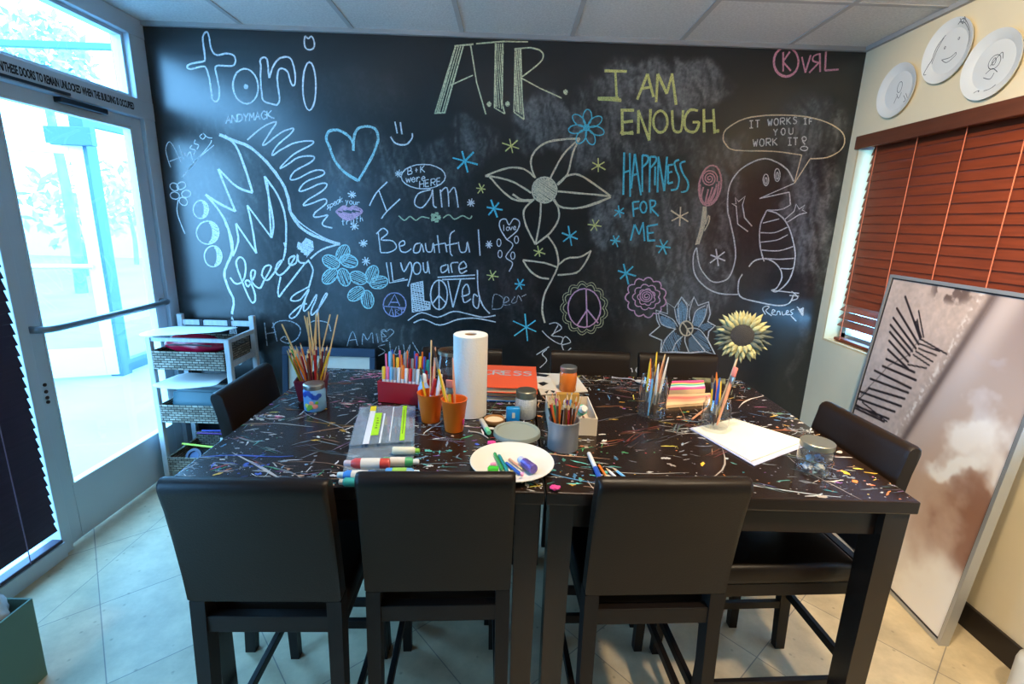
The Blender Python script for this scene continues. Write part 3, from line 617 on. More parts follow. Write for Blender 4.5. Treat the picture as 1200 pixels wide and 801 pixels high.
c = Chalk(K()); c.many([[(454, 213), (441, 226), (433, 241)], [(444, 223), (453, 247)], [(469, 233), (454, 247), (447, 256)], [(505, 222), (490, 227), (486, 239), (495, 243), (505, 230), (507, 222), (508, 240), (512, 243)], [(518, 243), (516, 222)], [(516, 225), (524, 220), (526, 242)], [(526, 226), (533, 220), (537, 243)]], 1.5); c.done('chalk_writing', 'thin white words I am')
A = K(430, 230, 3.75)
c = Chalk(A); c.many([[(140, 85), (165, 105), (190, 88), (215, 105), (240, 90), (275, 96)], [(335, 95), (360, 80), (385, 100), (420, 85), (450, 98), (462, 85)]], 1.4)
for a in range(5): c.hatch([(302 + 14 * math.cos(a * 1.257) + 10 * math.cos(b * PI / 4), 93 + 14 * math.sin(a * 1.257) + 10 * math.sin(b * PI / 4)) for b in range(8)], 6, 1.6)
c.done('chalk_divider', 'two wavy lines with a small filled flower between them', chalkmat('lime_white_chalk', (205, 222, 180)))
c = Chalk(A); c.many([[(50, 160), (60, 245)], [(42, 165), (70, 140), (92, 160), (62, 190), (112, 195), (130, 225), (100, 245), (60, 247)], [(140, 220), (165, 212), (162, 195), (143, 205), (148, 238), (172, 245), (195, 230)], [(235, 205), (212, 212), (206, 245), (230, 243), (240, 208), (250, 245)], [(257, 205), (264, 240), (285, 240), (291, 205), (298, 248)], [(310, 170), (319, 248)], [(290, 215), (345, 205)], [(345, 205), (351, 245)], [(386, 150), (366, 170), (366, 240), (376, 262)], [(345, 215), (397, 205)], [(402, 200), (411, 242), (435, 240), (441, 200), (451, 246)], [(490, 145), (497, 260)]], 1.5); c.done('chalk_writing', 'white handwritten word beautiful')
c = Chalk(A); c.many([[(85, 290), (100, 380), (180, 365)], [(105, 290), (115, 372), (165, 360)]], 1.5, False); c.many([[(148, 290), (163, 330), (190, 288), (197, 330), (180, 395)], [(375, 335), (370, 295), (402, 290)], [(247, 290), (252, 330), (266, 328), (266, 285), (276, 340)], [(350, 300), (326, 310), (330, 335), (354, 320), (355, 298), (361, 337)], [(405, 320), (437, 310), (425, 286), (405, 305), (412, 337), (440, 325)], [(310, 355), (475, 345)], [(330, 365), (475, 360)]], 1.6); c.el((220, 316), 17, 26, 1.6); c.done('chalk_writing', 'white handwritten words you are, double underlined')
c = Chalk(A); c.hatch([(195, 385), (245, 372), (250, 460), (278, 465), (278, 495), (200, 508)], 9, 1.6, .2); c.hatch([(195, 385), (245, 372), (250, 460), (278, 465), (278, 495), (200, 508)], 11, 1.2, 1.4); c.st([(195, 385), (245, 372), (250, 460), (278, 465), (278, 495), (200, 508)], 1.6, False, closed=True)
c.el((317, 432), 37, 65, 1.7); c.many([[(317, 370), (317, 497)], [(317, 435), (285, 475)], [(317, 435), (350, 470)], [(356, 370), (378, 487)], [(378, 487), (413, 360)], [(415, 440), (450, 425), (440, 385), (420, 412), (427, 465), (457, 450)], [(487, 440), (470, 430), (468, 475), (488, 490), (496, 440)], [(485, 322), (490, 420), (510, 480), (540, 514)]], 1.7); c.done('chalk_writing', 'bold white word loved with a solid first letter and a peace sign')
c = Chalk(A); c.many([[(180, 545), (240, 510), (310, 530), (380, 505), (440, 515), (510, 530), (565, 522)], [(205, 555), (250, 540), (320, 565), (400, 540), (480, 535), (566, 552)]], 1.5); c.done('chalk_divider', 'double wavy white underline below the word loved')
c = Chalk(A); c.el((122, 475), 50, 52, 1.4); c.many([[(95, 480), (122, 430), (145, 480)], [(103, 465), (140, 465)], [(75, 482), (170, 490)], [(98, 518), (108, 490), (118, 524)], [(126, 525), (125, 494), (142, 500), (127, 507), (146, 520)], [(138, 493), (167, 495)], [(153, 494), (153, 518)]], 1.3, False); c.done('chalk_emblem', 'lilac circle with letters inside', chalkmat('lilac_chalk', (190, 184, 226), .35))
c = Chalk(A); c.st([(615, 190), (585, 140), (586, 106), (610, 100), (625, 125), (645, 98), (670, 112), (660, 150), (617, 188)], 1.4); c.word('love', 596, 152, 26, 15, 1.0, slope=-.1)
for x, y in ((580, 203), (657, 190), (585, 253), (641, 260)): c.el((x, y), 9, 16, 1.1)
c.st([(615, 190), (642, 215), (610, 265), (640, 292), (625, 330)], 1.3); c.done('chalk_heart', 'small outlined heart with writing inside and drops hanging below')
c = Chalk(A); c.el((955, 490), 72, 85, 1.7); c.many([[(963, 406), (967, 570)], [(966, 500), (925, 562)], [(966, 495), (1016, 556)]], 1.7)
c.scallop((955, 490), 80, 92, 13, .16, 1.3, 1); c.scallop((955, 490), 92, 104, 13, .14, 1.0, 1); c.done('chalk_peace_flower', 'pink peace sign ringed by pale yellow petals', [CP, chalkmat('cream_chalk', (210, 205, 160), .35)])
c = Chalk(A); c.many([[(800, 560), (832, 555), (855, 580), (810, 610), (858, 618), (850, 648), (800, 620), (770, 590)], [(855, 652), (895, 640), (872, 615), (855, 645), (870, 682), (897, 665)], [(745, 695), (800, 660)], [(790, 672), (770, 692), (790, 720), (760, 752)], [(815, 690), (805, 752)], [(840, 565), (815, 610)]], 1.2); c.done('chalk_writing', 'thin looping scrawl under the big flower stem', CS)
A = K(680, 220, 3.482)
c = Chalk(A); c.scallop((268, 447), 72, 70, 11, .18, 1.6); c.scallop((270, 445), 48, 44, 9, .2, 1.4); c.scallop((270, 445), 30, 28, 7, .25, 1.3)
c.st([(270 + (4 + i * 1.0) * math.cos(i * .7), 442 + (4 + i * .9) * math.sin(i * .7)) for i in range(28)], 1.3); c.done('chalk_flower', 'pink ruffled bloom with a spiral centre', CP)
A = K(730, 340, 7.28)
c = Chalk(A); ol = [(225, 380), (315, 305), (290, 250), (282, 170), (380, 200), (376, 105), (440, 150), (500, 55), (562, 130), (605, 55), (640, 130), (730, 97), (745, 200), (722, 265), (785, 302), (732, 350), (722, 420), (785, 545), (700, 520), (560, 532), (440, 525), (320, 530), (330, 425)]
c.st(ol, 1.8, False, closed=True, m=0)
c.hatch([(320, 215), (380, 235), (440, 280), (450, 320), (380, 320), (320, 280)], 9, 1.5, .7, 1); c.hatch([(460, 150), (500, 90), (545, 150), (540, 260), (480, 290), (455, 230)], 9, 1.3, 1.5, 1); c.hatch([(600, 220), (640, 170), (710, 150), (700, 230), (650, 310), (600, 300)], 9, 1.5, -.8, 1)
c.hatch([(340, 430), (420, 340), (500, 400), (480, 520), (340, 520)], 13, 1.0, 1.2, 1); c.hatch([(560, 410), (650, 330), (710, 420), (750, 520), (560, 520)], 13, 1.0, .6, 1); c.hatch([(640, 300), (720, 275), (770, 305), (690, 350)], 10, 1.0, .2, 1)
c.many([[(300, 190), (332, 290), (455, 330)], [(305, 190), (420, 245), (465, 310)], [(440, 155), (455, 240), (485, 300)], [(500, 60), (470, 130), (482, 285)], [(508, 70), (548, 140), (540, 260)], [(604, 60), (565, 180), (572, 260)], [(700, 130), (620, 180), (592, 280)], [(722, 120), (695, 235), (645, 315)], [(325, 525), (360, 420), (445, 330)], [(420, 525), (450, 450), (510, 390)], [(560, 525), (530, 440), (530, 390)], [(700, 515), (620, 420), (580, 370)], [(720, 420), (660, 340), (600, 320)]], 1.3, m=0)
c.el((540, 325), 55, 62, 1.9, m=2); c.many([[(510, 275), (548, 330), (540, 385)], [(548, 328), (595, 320)], [(548, 330), (575, 370)]], 1.9, m=2); c.done('chalk_peace_flower', 'large white and blue lotus with a cream peace sign centre', [CS, CB, CH])
c = Chalk(K(731.5, 415, 7.629)); c.many([[(45, 100), (48, 155)], [(48, 130), (65, 125), (72, 158)], [(105, 140), (128, 135), (118, 115), (103, 140), (118, 162), (132, 155)]], 1.2); c.done('chalk_writing', 'two small letters between two chair backs', CS)
A = K(700, 165, 5.93)
c = Chalk(A); c.el((782, 310), 76, 142, 2.0, rot=.16, m=0); c.st([(778 + (3 + i * 1.75) * math.cos(i * .62), 262 + (3 + i * 1.85) * math.sin(i * .62)) for i in range(32)], 1.5, m=0)
c.many([[(735, 320), (722, 400), (745, 440)], [(770, 335), (755, 400), (750, 445)], [(800, 320), (775, 400), (760, 440)], [(830, 300), (805, 390), (775, 440)], [(845, 280), (830, 380), (790, 435)], [(715, 300), (712, 370), (735, 430)], [(820, 330), (790, 400), (768, 440)]], 2.0, m=0)
c.hatch([(735, 460), (755, 455), (752, 530), (735, 600), (705, 715), (682, 722), (715, 600)], 6, 1.6, 1.3, 1); c.many([[(738, 455), (720, 590), (682, 722)], [(755, 455), (748, 570), (702, 718)], [(780, 520), (772, 570), (742, 625)], [(772, 515), (752, 580)]], 1.6, m=1); c.done('chalk_tulip', 'rose pink spiral bloom on a cream stem', [CR_, CH])
c = Chalk(A); L_ = [[(186, 80), (180, 375)], [(225, 85), (228, 388)], [(180, 222), (228, 205)], [(260, 90), (235, 330)], [(260, 90), (302, 378)], [(245, 240), (287, 225)], [(312, 100), (311, 355)], [(366, 110), (362, 358)], [(402, 178), (400, 308)], [(425, 110), (418, 358)], [(425, 115), (465, 348)], [(465, 348), (483, 110)], [(490, 170), (490, 297)], [(490, 170), (527, 164)], [(490, 225), (520, 212)], [(490, 297), (525, 286)], [(400, 150), (402, 156)]]
c.many(L_, 2.2, False); c.many([[(311, 100), (352, 108), (346, 148), (311, 186)], [(365, 110), (407, 115), (401, 150), (365, 190)], [(568, 130), (537, 150), (546, 200), (566, 260), (555, 330), (510, 342)], [(612, 142), (576, 160), (592, 220), (630, 290), (620, 345), (580, 356)]], 2.2); c.done('chalk_writing', 'tall narrow cyan capitals spelling happiness', CC)
c = Chalk(A); c.many([[(246, 425), (251, 527)], [(246, 425), (292, 420)], [(248, 475), (286, 465)], [(366, 410), (370, 502)], [(368, 465), (426, 522)], [(232, 692), (258, 580)], [(258, 580), (290, 650)], [(290, 650), (318, 565)], [(318, 565), (328, 695)], [(346, 592), (352, 697)], [(346, 592), (420, 580)], [(348, 642), (392, 636)], [(352, 694), (402, 690)]], 2.0, False); c.el((320, 460), 22, 39, 2.0); c.st([(366, 412), (402, 420), (396, 450), (368, 466)], 2.0); c.done('chalk_writing', 'cyan words for me on two lines', CC)
A = K(680, 30, 3.529)
c = Chalk(A); c.many([[(100, 188), (192, 190)], [(145, 190), (150, 300)], [(72, 300), (170, 312)], [(75, 305), (168, 306)], [(80, 300), (160, 300)], [(278, 200), (235, 306)], [(278, 200), (302, 296)], [(250, 262), (292, 255)], [(314, 317), (320, 200)], [(320, 200), (358, 282)], [(358, 282), (379, 198)], [(379, 198), (396, 328)]], 2.9, False)
c.many([[(172, 350), (174, 450)], [(166, 350), (222, 350)], [(172, 400), (218, 395)], [(165, 442), (220, 446)], [(170, 450), (218, 438)], [(240, 446), (240, 350)], [(240, 350), (285, 475)], [(285, 475), (290, 345)], [(510, 345), (512, 442)], [(510, 396), (553, 392)], [(550, 345), (556, 446)]], 2.9, False)
c.el((331, 397), 29, 45, 2.8); c.many([[(380, 350), (384, 425), (402, 440), (418, 428), (425, 350)], [(486, 352), (452, 350), (430, 390), (440, 432), (474, 438), (490, 402), (464, 400)]], 2.8); c.el((568, 436), 3, 3, 2.6); c.done('chalk_writing', 'bold yellow capitals on two lines reading I am enough', CY)
c = Chalk(A); c.el((850, 151), 52, 61, 1.9); c.el((851, 150), 49, 58, 1.2); c.many([[(838, 110), (838, 190)], [(866, 108), (838, 150)], [(838, 150), (870, 187)], [(915, 130), (930, 195)], [(930, 195), (952, 122)], [(990, 115), (991, 192)], [(985, 155), (946, 196)], [(1015, 108), (1011, 186)], [(1011, 186), (1068, 182)]], 1.9, False); c.st([(990, 117), (966, 126), (962, 146), (990, 155)], 1.8); c.done('chalk_lettering', 'pink letters with the first one circled, top corner nearest the plates', chalkmat('hot_pink_chalk', (250, 176, 196)))
c = Chalk(A); c.st([(590, 470), (602, 430), (680, 385), (800, 370), (940, 378), (1040, 410), (1090, 455), (1080, 510), (1020, 545), (950, 550)], 1.4); c.many([[(950, 550), (884, 652)], [(884, 652), (915, 535)]], 1.4, False); c.st([(915, 535), (800, 520), (640, 515), (602, 492), (590, 470)], 1.4); c.done('chalk_speech_bubble', 'outlined speech bubble over the long snouted figure', CH)
c = Chalk(A); c.word('IT', 697, 424, 30, 26, 1.2, slope=-.08); c.word('WORKS', 775, 415, 28, 26, 1.2, slope=-.08); c.word('IF', 922, 408, 24, 24, 1.2); c.word('YOU', 798, 455, 27, 32, 1.2, slope=-.08); c.word('WORK', 714, 500, 30, 27, 1.2, slope=-.05); c.word('IT', 856, 494, 30, 24, 1.2); c.el((925, 468), 9, 9, 1.1); c.st([(918, 475), (928, 492)], 1.1); c.el((925, 508), 15, 9, 1.2); c.done('chalk_writing', 'three lines of thin white capitals in the speech bubble', CS)
A = K(800, 180, 4.006)
c = Chalk(A); c.many([[(65, 440), (50, 480), (55, 560), (100, 620), (170, 655), (260, 660)], [(65, 440), (80, 530), (130, 595), (180, 600), (220, 575), (245, 500), (245, 430), (225, 330), (210, 260), (215, 170), (240, 110), (290, 60), (370, 25), (430, 35), (490, 75), (520, 130)], [(395, 265), (365, 330), (360, 400), (368, 460), (382, 505)], [(395, 265), (450, 285), (490, 330), (520, 420), (526, 500), (500, 590), (445, 645), (415, 640)], [(310, 530), (340, 500), (400, 495), (450, 530), (465, 580), (440, 630), (415, 640)], [(280, 565), (262, 600), (268, 668), (350, 695), (450, 712), (500, 700), (520, 660)]], 1.6)
c.many([[(520, 140), (360, 210)], [(360, 210), (500, 180)], [(500, 180), (505, 240)], [(505, 240), (460, 262), (395, 265)], [(375, 325), (452, 306)], [(365, 370), (430, 370), (490, 345)], [(365, 415), (440, 405), (492, 380)], [(370, 452), (450, 455), (518, 435)], [(385, 490), (450, 495), (522, 490)], [(460, 538), (500, 540), (522, 535)], [(415, 640), (545, 655)], [(510, 645), (540, 675), (510, 690)], [(500, 665), (545, 668)]], 1.3)
c.many([[(325, 340), (290, 300), (280, 240), (292, 200), (262, 225), (246, 205), (250, 236), (230, 234), (250, 246), (258, 330), (306, 365)], [(475, 312), (522, 270), (532, 236), (546, 260), (572, 242), (560, 264), (582, 276), (546, 286), (490, 322)]], 1.4, False)
for x, y, rx, ry in ((390, 123), (13, 27)) and ((390, 123, 13, 27), (443, 100, 13, 30)): c.el((x, y), rx, ry, 1.2); c.el((x, y + 4), rx * .4, ry * .55, 1.2)
c.done('chalk_figure', 'long snouted upright figure with striped belly and curled tail in white outline', CS)
c = Chalk(K(820, 340, 7.28)); c.many([[(560, 205), (535, 160), (560, 135), (592, 142), (562, 175), (612, 216)], [(612, 192), (642, 176), (622, 165), (614, 200), (650, 210)], [(655, 210), (662, 180), (680, 182), (686, 210)], [(700, 180), (706, 210), (736, 198), (755, 180), (742, 172), (735, 205), (772, 205)], [(802, 160), (772, 175), (790, 198), (776, 215), (822, 262)]], 1.2); c.hatch([(822, 128), (850, 160), (880, 145), (885, 155), (882, 218), (868, 212)], 6, 1.3, .8); c.done('chalk_writing', 'white signature with a small heart under the striped figure', CS)
# ------------------------------------------------------------------ tables
TX0, TX1, TXS, TY0, TY1 = -.8274, 1.0434, .1075, 1.0849, 2.0662
tw = mat('espresso_wood', (34, 22, 15), rough=.27, var=.25, vscale=8, stretch=(2, 14, 14), spec=.45)
paintm = mat('dried_paint', (255, 255, 255), rough=.45, attr='tint')
PAL = [(225, 225, 220)] * 8 + [(170, 180, 185)] * 6 + [(120, 130, 140)] * 4 + [(230, 130, 170), (215, 70, 60), (225, 120, 70), (240, 190, 60), (232, 222, 90), (70, 170, 110), (40, 150, 160), (90, 160, 210), (60, 90, 190), (150, 100, 180), (190, 150, 120), (110, 60, 45), (205, 165, 120), (95, 190, 180)]
def table(name, label, x0, x1, seed, n, bias):
    rs = random.Random(seed); cx, cy = (x0 + x1) / 2, (TY0 + TY1) / 2
    r = thing(name, label, 'table', (cx, cy, 0)); hx, hy = (x1 - x0) / 2 - .001, (TY1 - TY0) / 2
    g = MB(); g.box((0, 0, TZ - .0175), (2 * hx, 2 * hy, .035), bev=.004)
    cols = [(0, 0, 0)] * len(g.f); z = TZ + .0002
    for i in range(n):
        z += .0000003
        k = rs.random(); col = rs.choice(PAL if rs.random() > bias[1] else bias[0]); px = rs.uniform(-hx, hx); py = rs.uniform(-hy, hy)
        if i % 40 == 0: clu = (px, py, rs.uniform(.03, .12), rs.choice(PAL), rs.random())
        if clu[4] < .6: px, py = clu[0] + rs.gauss(0, clu[2]), clu[1] + rs.gauss(0, clu[2] * .5); col = clu[3] if rs.random() < .6 else col
        if clu[4] > .6 and rs.random() < .45: # edges carry most paint
            if rs.random() < .5: px = rs.choice((-1, 1)) * hx * rs.uniform(.75, .99)
            else: py = rs.choice((-1, 1)) * hy * rs.uniform(.8, .99)
        if k < .26: L, wd = rs.uniform(.012, .06), rs.uniform(.0008, .0035)
        elif k < .28: L, wd = rs.uniform(.10, .30), rs.uniform(.0010, .0040)
        elif k < .44: L, wd = rs.uniform(.008, .03), rs.uniform(.003, .008)
        else: L, wd = rs.uniform(.0015, .008), rs.uniform(.001, .003)
        an = rs.gauss(0, .22) + rs.choice((0, 0, 0, 0, .7, -.5, PI / 2)); m = 7; bend = rs.uniform(-.5, .5); w1, w2 = rs.uniform(0, 6), rs.uniform(.01, .05) * L; up = []; dn = []
        for j in range(m + 1):
            t = j / m; u = (t - .5) * L; v = bend * u * u * 2 + w2 * math.sin(t * 5 + w1); e = max(.12, math.sin(PI * min(max(t, .03), .97))) ** .6
            a, b = wd * e * rs.uniform(.35, 1.3), wd * e * rs.uniform(.35, 1.3)
            up.append((u, v + a)); dn.append((u, v - b))
        P = []
        for u, v in dn + up[::-1]:
            x = px + u * math.cos(an) - v * math.sin(an); y = py + u * math.sin(an) + v * math.cos(an)
            P.append((max(-hx + .004, min(hx - .004, x)), max(-hy + .004, min(hy - .004, y)), z))
        fs = []
        for j in range(m): fs.append([j, j + 1, 2 * m + 1 - (j + 1), 2 * m + 1 - j])
        g.add(P, fs, m=1); q = rs.uniform(.3, 1.0); cols += [tuple(c * q for c in lin(col)[:3])] * len(fs)
    for i in range(38):      # broad scuffs and smears
        z += .0000003; px, py = rs.uniform(-hx, hx) * .95, rs.uniform(-hy, hy) * .95; an = rs.gauss(.1, .3) + rs.choice((0, 0, .8, -.6)); col = rs.choice([(120, 140, 155), (150, 160, 165), (100, 110, 120), (190, 190, 185), (150, 90, 70), (130, 100, 110), (200, 120, 80)])
        for j in range(rs.randint(3, 8)):
            L, wd = rs.uniform(.03, .10), rs.uniform(.0006, .0022); ox, oy = rs.gauss(0, .02), rs.gauss(0, .008); ca_, sa_ = math.cos(an), math.sin(an); P = []
            for u, v in ((-L / 2, 0), (-L / 5, -wd), (L / 4, -wd * .8), (L / 2, 0), (L / 5, wd), (-L / 4, wd * .7)):
                P.append((max(-hx + .004, min(hx - .004, px + (u + ox) * ca_ - (v + oy) * sa_)), max(-hy + .004, min(hy - .004, py + (u + ox) * sa_ + (v + oy) * ca_)), z))
            g.add(P, [[0, 1, 2, 3, 4, 5]], m=1); cols.append(tuple(c * rs.uniform(.2, .55) for c in lin(col)[:3]))
    o = g.build('tabletop', [tw, paintm], r)
    ca = o.data.color_attributes.new('tint', 'FLOAT_COLOR', 'CORNER'); buf = []
    for p, c in zip(o.data.polygons, cols): buf += (list(c) + [1]) * p.loop_total
    ca.data.foreach_set('color', buf)
    g = MB(); a = TZ - .035
    for s in (-1, 1):
        g.box((0, s * (hy - .045), a - .04), (2 * hx - .13, .022, .08)); g.box((s * (hx - .045), 0, a - .04), (.022, 2 * hy - .15, .08))
    g.build('apron', tw, r)
    for sx in (-1, 1):
        for sy in (-1, 1):
            g = MB(); X_, Y_ = sx * (hx - .010 - .031), sy * (hy - .012 - .036)
            vs = []
            for z_, q in ((0, .80), (.0, .80), (a, 1)):
                pass
            w0, d0, w1, d1 = .026, .030, .031, .036
            vs = [(X_ - w0, Y_ - d0, 0), (X_ + w0, Y_ - d0, 0), (X_ + w0, Y_ + d0, 0), (X_ - w0, Y_ + d0, 0), (X_ - w1, Y_ - d1, a), (X_ + w1, Y_ - d1, a), (X_ + w1, Y_ + d1, a), (X_ - w1, Y_ + d1, a)]
            g.add(vs, [[3, 2, 1, 0], [4, 5, 6, 7], [0, 1, 5, 4], [1, 2, 6, 5], [2, 3, 7, 6], [3, 0, 4, 7]]); g.build('leg', tw, r)
    return r
table('craft_table', 'dark paint-splattered pub table on the door side, holding the red marker box', TX0, TXS - .0008, 5, 2500, ([(235, 235, 232), (170, 195, 210), (120, 160, 190), (200, 205, 205)], .45))
table('craft_table', 'dark paint-splattered pub table nearer the cream wall, holding the two brush jars', TXS + .0008, TX1, 11, 1300, ([(215, 205, 190), (240, 200, 70), (200, 120, 60), (170, 160, 150)], .3))

# ------------------------------------------------------------------ chairs
lea = mat('dark_leatherette', (26, 16, 8), rough=.42, spec=.28, bump=.12, bscale=260)
cw = mat('black_brown_chair_wood', (22, 14, 9), rough=.5, spec=.3)
def chair_proto():
    r = thing('counter_stool', '', 'chair')
    # padded back, leaning away from the table; local +y faces the table
    hw = .181; prof = [(-.190, .655), (-.197, .72), (-.212, .82), (-.230, .92), (-.242, .965)]
    back = [(y, z) for y, z in prof]; th = .045
    ring = back + [(-.2445, .980), (-.242, .992), (-.234, .999), (-.222, 1.001), (-.210, .997), (-.201, .987)] + [(y + th, z) for y, z in prof[::-1]] 
    g = MB(); n = len(ring); e = .012
    vs = [(-hw, y, z) for y, z in ring]; cy_ = sum(y for y, z in ring) / n
    cz_ = sum(z for y, z in ring) / n
    def lay(x, sh):
        return [(x, y + (cy_ - y) * -sh * 18, z + (cz_ - z) * -sh * 3.0) for y, z in ring]
        out = []
        for i, (y, z) in enumerate(ring):
            p, q = ring[i - 1], ring[(i + 1) % n]; t = Vector((q[0] - p[0], q[1] - p[1]))
            t.normalize(); out.append((x, y - t.y * sh * -1 if False else y + (-t.y) * -sh * -1, z + t.x * -sh))
        return out
    rows = [lay(-hw, -.010), lay(-hw + .004, -.003), lay(-hw + .012, 0), lay(hw - .012, 0), lay(hw - .004, -.003), lay(hw, -.010)]
    vs = [p for row in rows for p in row]; fs = [list(range(n))]
    for j in range(5): fs += [[j * n + i, j * n + (i + 1) % n, (j + 1) * n + (i + 1) % n, (j + 1) * n + i] for i in range(n)]
    fs.append([5 * n + i for i in range(n)][::-1]); g.add(vs, fs)
    g.build('backrest', lea, r, smooth=40)
    g = MB(); g.box((0, .071, .598), (.352, .435, .066), bev=.018, seg=3); g.build('seat', lea, r, smooth=50)
    g = MB(); g.box((0, -.176, .588), (.30, .026, .046), bev=.002); g.box((0, .272, .54), (.30, .022, .05), bev=.002)
    for s in (-1, 1): g.box((s * .156, .05, .545), (.022, .43, .042), bev=.002)
    g.build('seat_rail', cw, r)
    for s in (-1, 1):
        g = MB(); x0, x1 = s * .166, s * .174
        def leg(pa, pb, wa, wb, da, db):
            (xa, ya, za), (xb, yb, zb) = pa, pb
            vs = [(xa - wa, ya - da, za), (xa + wa, ya - da, za), (xa + wa, ya + da, za), (xa - wa, ya + da, za), (xb - wb, yb - db, zb), (xb + wb, yb - db, zb), (xb + wb, yb + db, zb), (xb - wb, yb + db, zb)]
            g.add(vs, [[3, 2, 1, 0], [4, 5, 6, 7], [0, 1, 5, 4], [1, 2, 6, 5], [2, 3, 7, 6], [3, 0, 4, 7]])
        leg((s * .166, -.205, 0), (s * .162, -.1655, .654), .015, .018, .018, .0245); g.build('leg', cw, r)
        g = MB(); leg((s * .158, .285, 0), (s * .156, .262, .57), .015, .019, .015, .019); g.build('leg', cw, r)
    g = MB()
    for s in (-1, 1): g.box((s * .160, .038, .20), (.017, .45, .03), bev=.002)
    g.box((0, -.196, .25), (.315, .017, .03), bev=.002); g.box((0, .278, .15), (.30, .018, .034), bev=.002)
    g.build('stretcher', cw, r)
    return r
CH0 = chair_proto(); CG = 'leatherette counter stools round the tables'
def put(x, y, rz, label, first=[True]):
    """(x, y) is where the top of the back stands"""
    o = Vector((0, -.24, 0)); o.rotate(Matrix.Rotation(rz, 3, 'Z'))
    if first[0]: first[0] = False; CH0.location = (x - o.x, y - o.y, 0); CH0.rotation_euler = (0, 0, rz); CH0['label'] = label; CH0['group'] = CG
    else: dup(CH0, label, (x - o.x, y - o.y, 0), rz, CG)
put(-.560, .95, math.radians(1.5), 'dark leatherette stool with its back to us, closest to the glass door')
put(-.150, .998, math.radians(3), 'dark leatherette stool with its back to us, in front of the white plate of markers')
put(.3985, 1.004, math.radians(3), 'dark leatherette stool with its back to us, right of the middle table legs')
put(-.2, 2.17, PI, 'dark stool against the chalkboard, half hidden behind the paper towel roll')
put(.383, 2.175, PI, 'dark stool against the chalkboard, directly behind the jar of orange paint')
put(.788, 2.185, PI, 'dark stool against the chalkboard, behind the jar of brushes and the striped notebooks')
put(-.945, 1.66, -PI / 2 + .03, 'dark stool at the table end beside the wicker basket rack')
put(1.128, 1.40, PI / 2 + .06, 'dark stool at the table end beside the leaning framed print')

# ------------------------------------------------------------------ framed print leaning on the right wall
PB = Vector((1.735, 1.58, 0)); rzp = math.atan2(.055, .86)
pr = thing('framed_print', 'large silver framed print of beach fence and clouds leaning sideways below the blind', 'picture', PB)
PWd, PHt = .862, 1.372
u_ = Vector((math.sin(rzp), math.cos(rzp), 0)); v_ = Vector((.108, 0, 1.365)).normalized(); v_ = (v_ - u_ * v_.dot(u_)).normalized(); n_ = u_.cross(v_); n_ = n_ if n_.x < 0 else -n_
PM = Matrix(((u_.x, v_.x, n_.x, 0), (u_.y, v_.y, n_.y, 0), (u_.z, v_.z, n_.z, 0), (0, 0, 0, 1)))   # local x along the floor, y up the print, z towards the room
silv = mat('silver_frame', (186, 188, 188), rough=.35, metal=.6)
g = MB(); fw = .014
for lo, hi in (((0, 0, -.03), (PWd, fw, .006)), ((0, PHt - fw, -.03), (PWd, PHt, .006)), ((0, fw, -.03), (fw, PHt - fw, .006)), ((PWd - fw, fw, -.03), (PWd, PHt - fw, .006))): g.b2(lo, hi, M=PM)
g.b2((fw, fw, -.028), (PWd - fw, PHt - fw, -.004), M=PM); g.build('frame', silv, pr)
g = MB()
for lo, hi in (((fw, fw, -.003), (PWd - fw, fw + .006, .001)), ((fw, PHt - fw - .006, -.003), (PWd - fw, PHt - fw, .001)), ((fw, fw, -.003), (fw + .006, PHt - fw, .001)), ((PWd - fw - .006, fw, -.003), (PWd - fw, PHt - fw, .001))): g.b2(lo, hi, M=PM)
g.build('inner_lip', mat('dark_frame_lip', (40, 36, 36), rough=.5), pr)
# printed image, painted per vertex in the print's own plane
nu, nv = 216, 344
U, V = np.meshgrid(np.linspace(fw, PWd - fw, nu), np.linspace(fw, PHt - fw, nv)); 
PMi = PM.inverted()
def pp(px, py):
    r = ray(px, py); o = Vector((0, 0, CZ)); t = (PB - o).dot(n_) / r.dot(n_); q = PMi @ (o + r * t - PB); return (q.x, q.y)
def L3(c): return np.array(lin(c)[:3])
def blend(img, c, a): return img * (1 - a[..., None]) + L3(c) * a[..., None]
def sst(x, a, b): t = np.clip((x - a) / (b - a), 0, 1); return t * t * (3 - 2 * t)
img = np.zeros((nv, nu, 3)) + L3((196, 172, 160))
sA, sB = pp(1168, 345), pp(1032, 560)     # shore line: sand on the far side, sea and sky on the near side
d_ = np.array([sB[0] - sA[0], sB[1] - sA[1]]); d_ /= np.linalg.norm(d_); nn_ = np.array([d_[1], -d_[0]])
D_ = (U - sA[0]) * nn_[0] + (V - sA[1]) * nn_[1]
if ((pp(1060, 400)[0] - sA[0]) * nn_[0] + (pp(1060, 400)[1] - sA[1]) * nn_[1]) < 0: D_ = -D_; nn_ = -nn_
nse = fbm(U + 3, V + 3, 9, 21); nf = fbm(U + 2, V + 7, 60, 22, 2)
sky = np.zeros_like(img) + L3((206, 182, 168))
low = pp(1085, 720); hi_ = pp(1190, 360)
gv = (V - low[1]) / (hi_[1] - low[1])
sky = blend(sky, (232, 222, 212), 1 - sst(gv, .0, .36)); sky = blend(sky, (110, 98, 104), sst(gv, .62, 1.05) * .75); sky = blend(sky, (206, 190, 184), np.exp(-((D_ + .06) / .06) ** 2) * .8 * sst(gv, .25, .6))
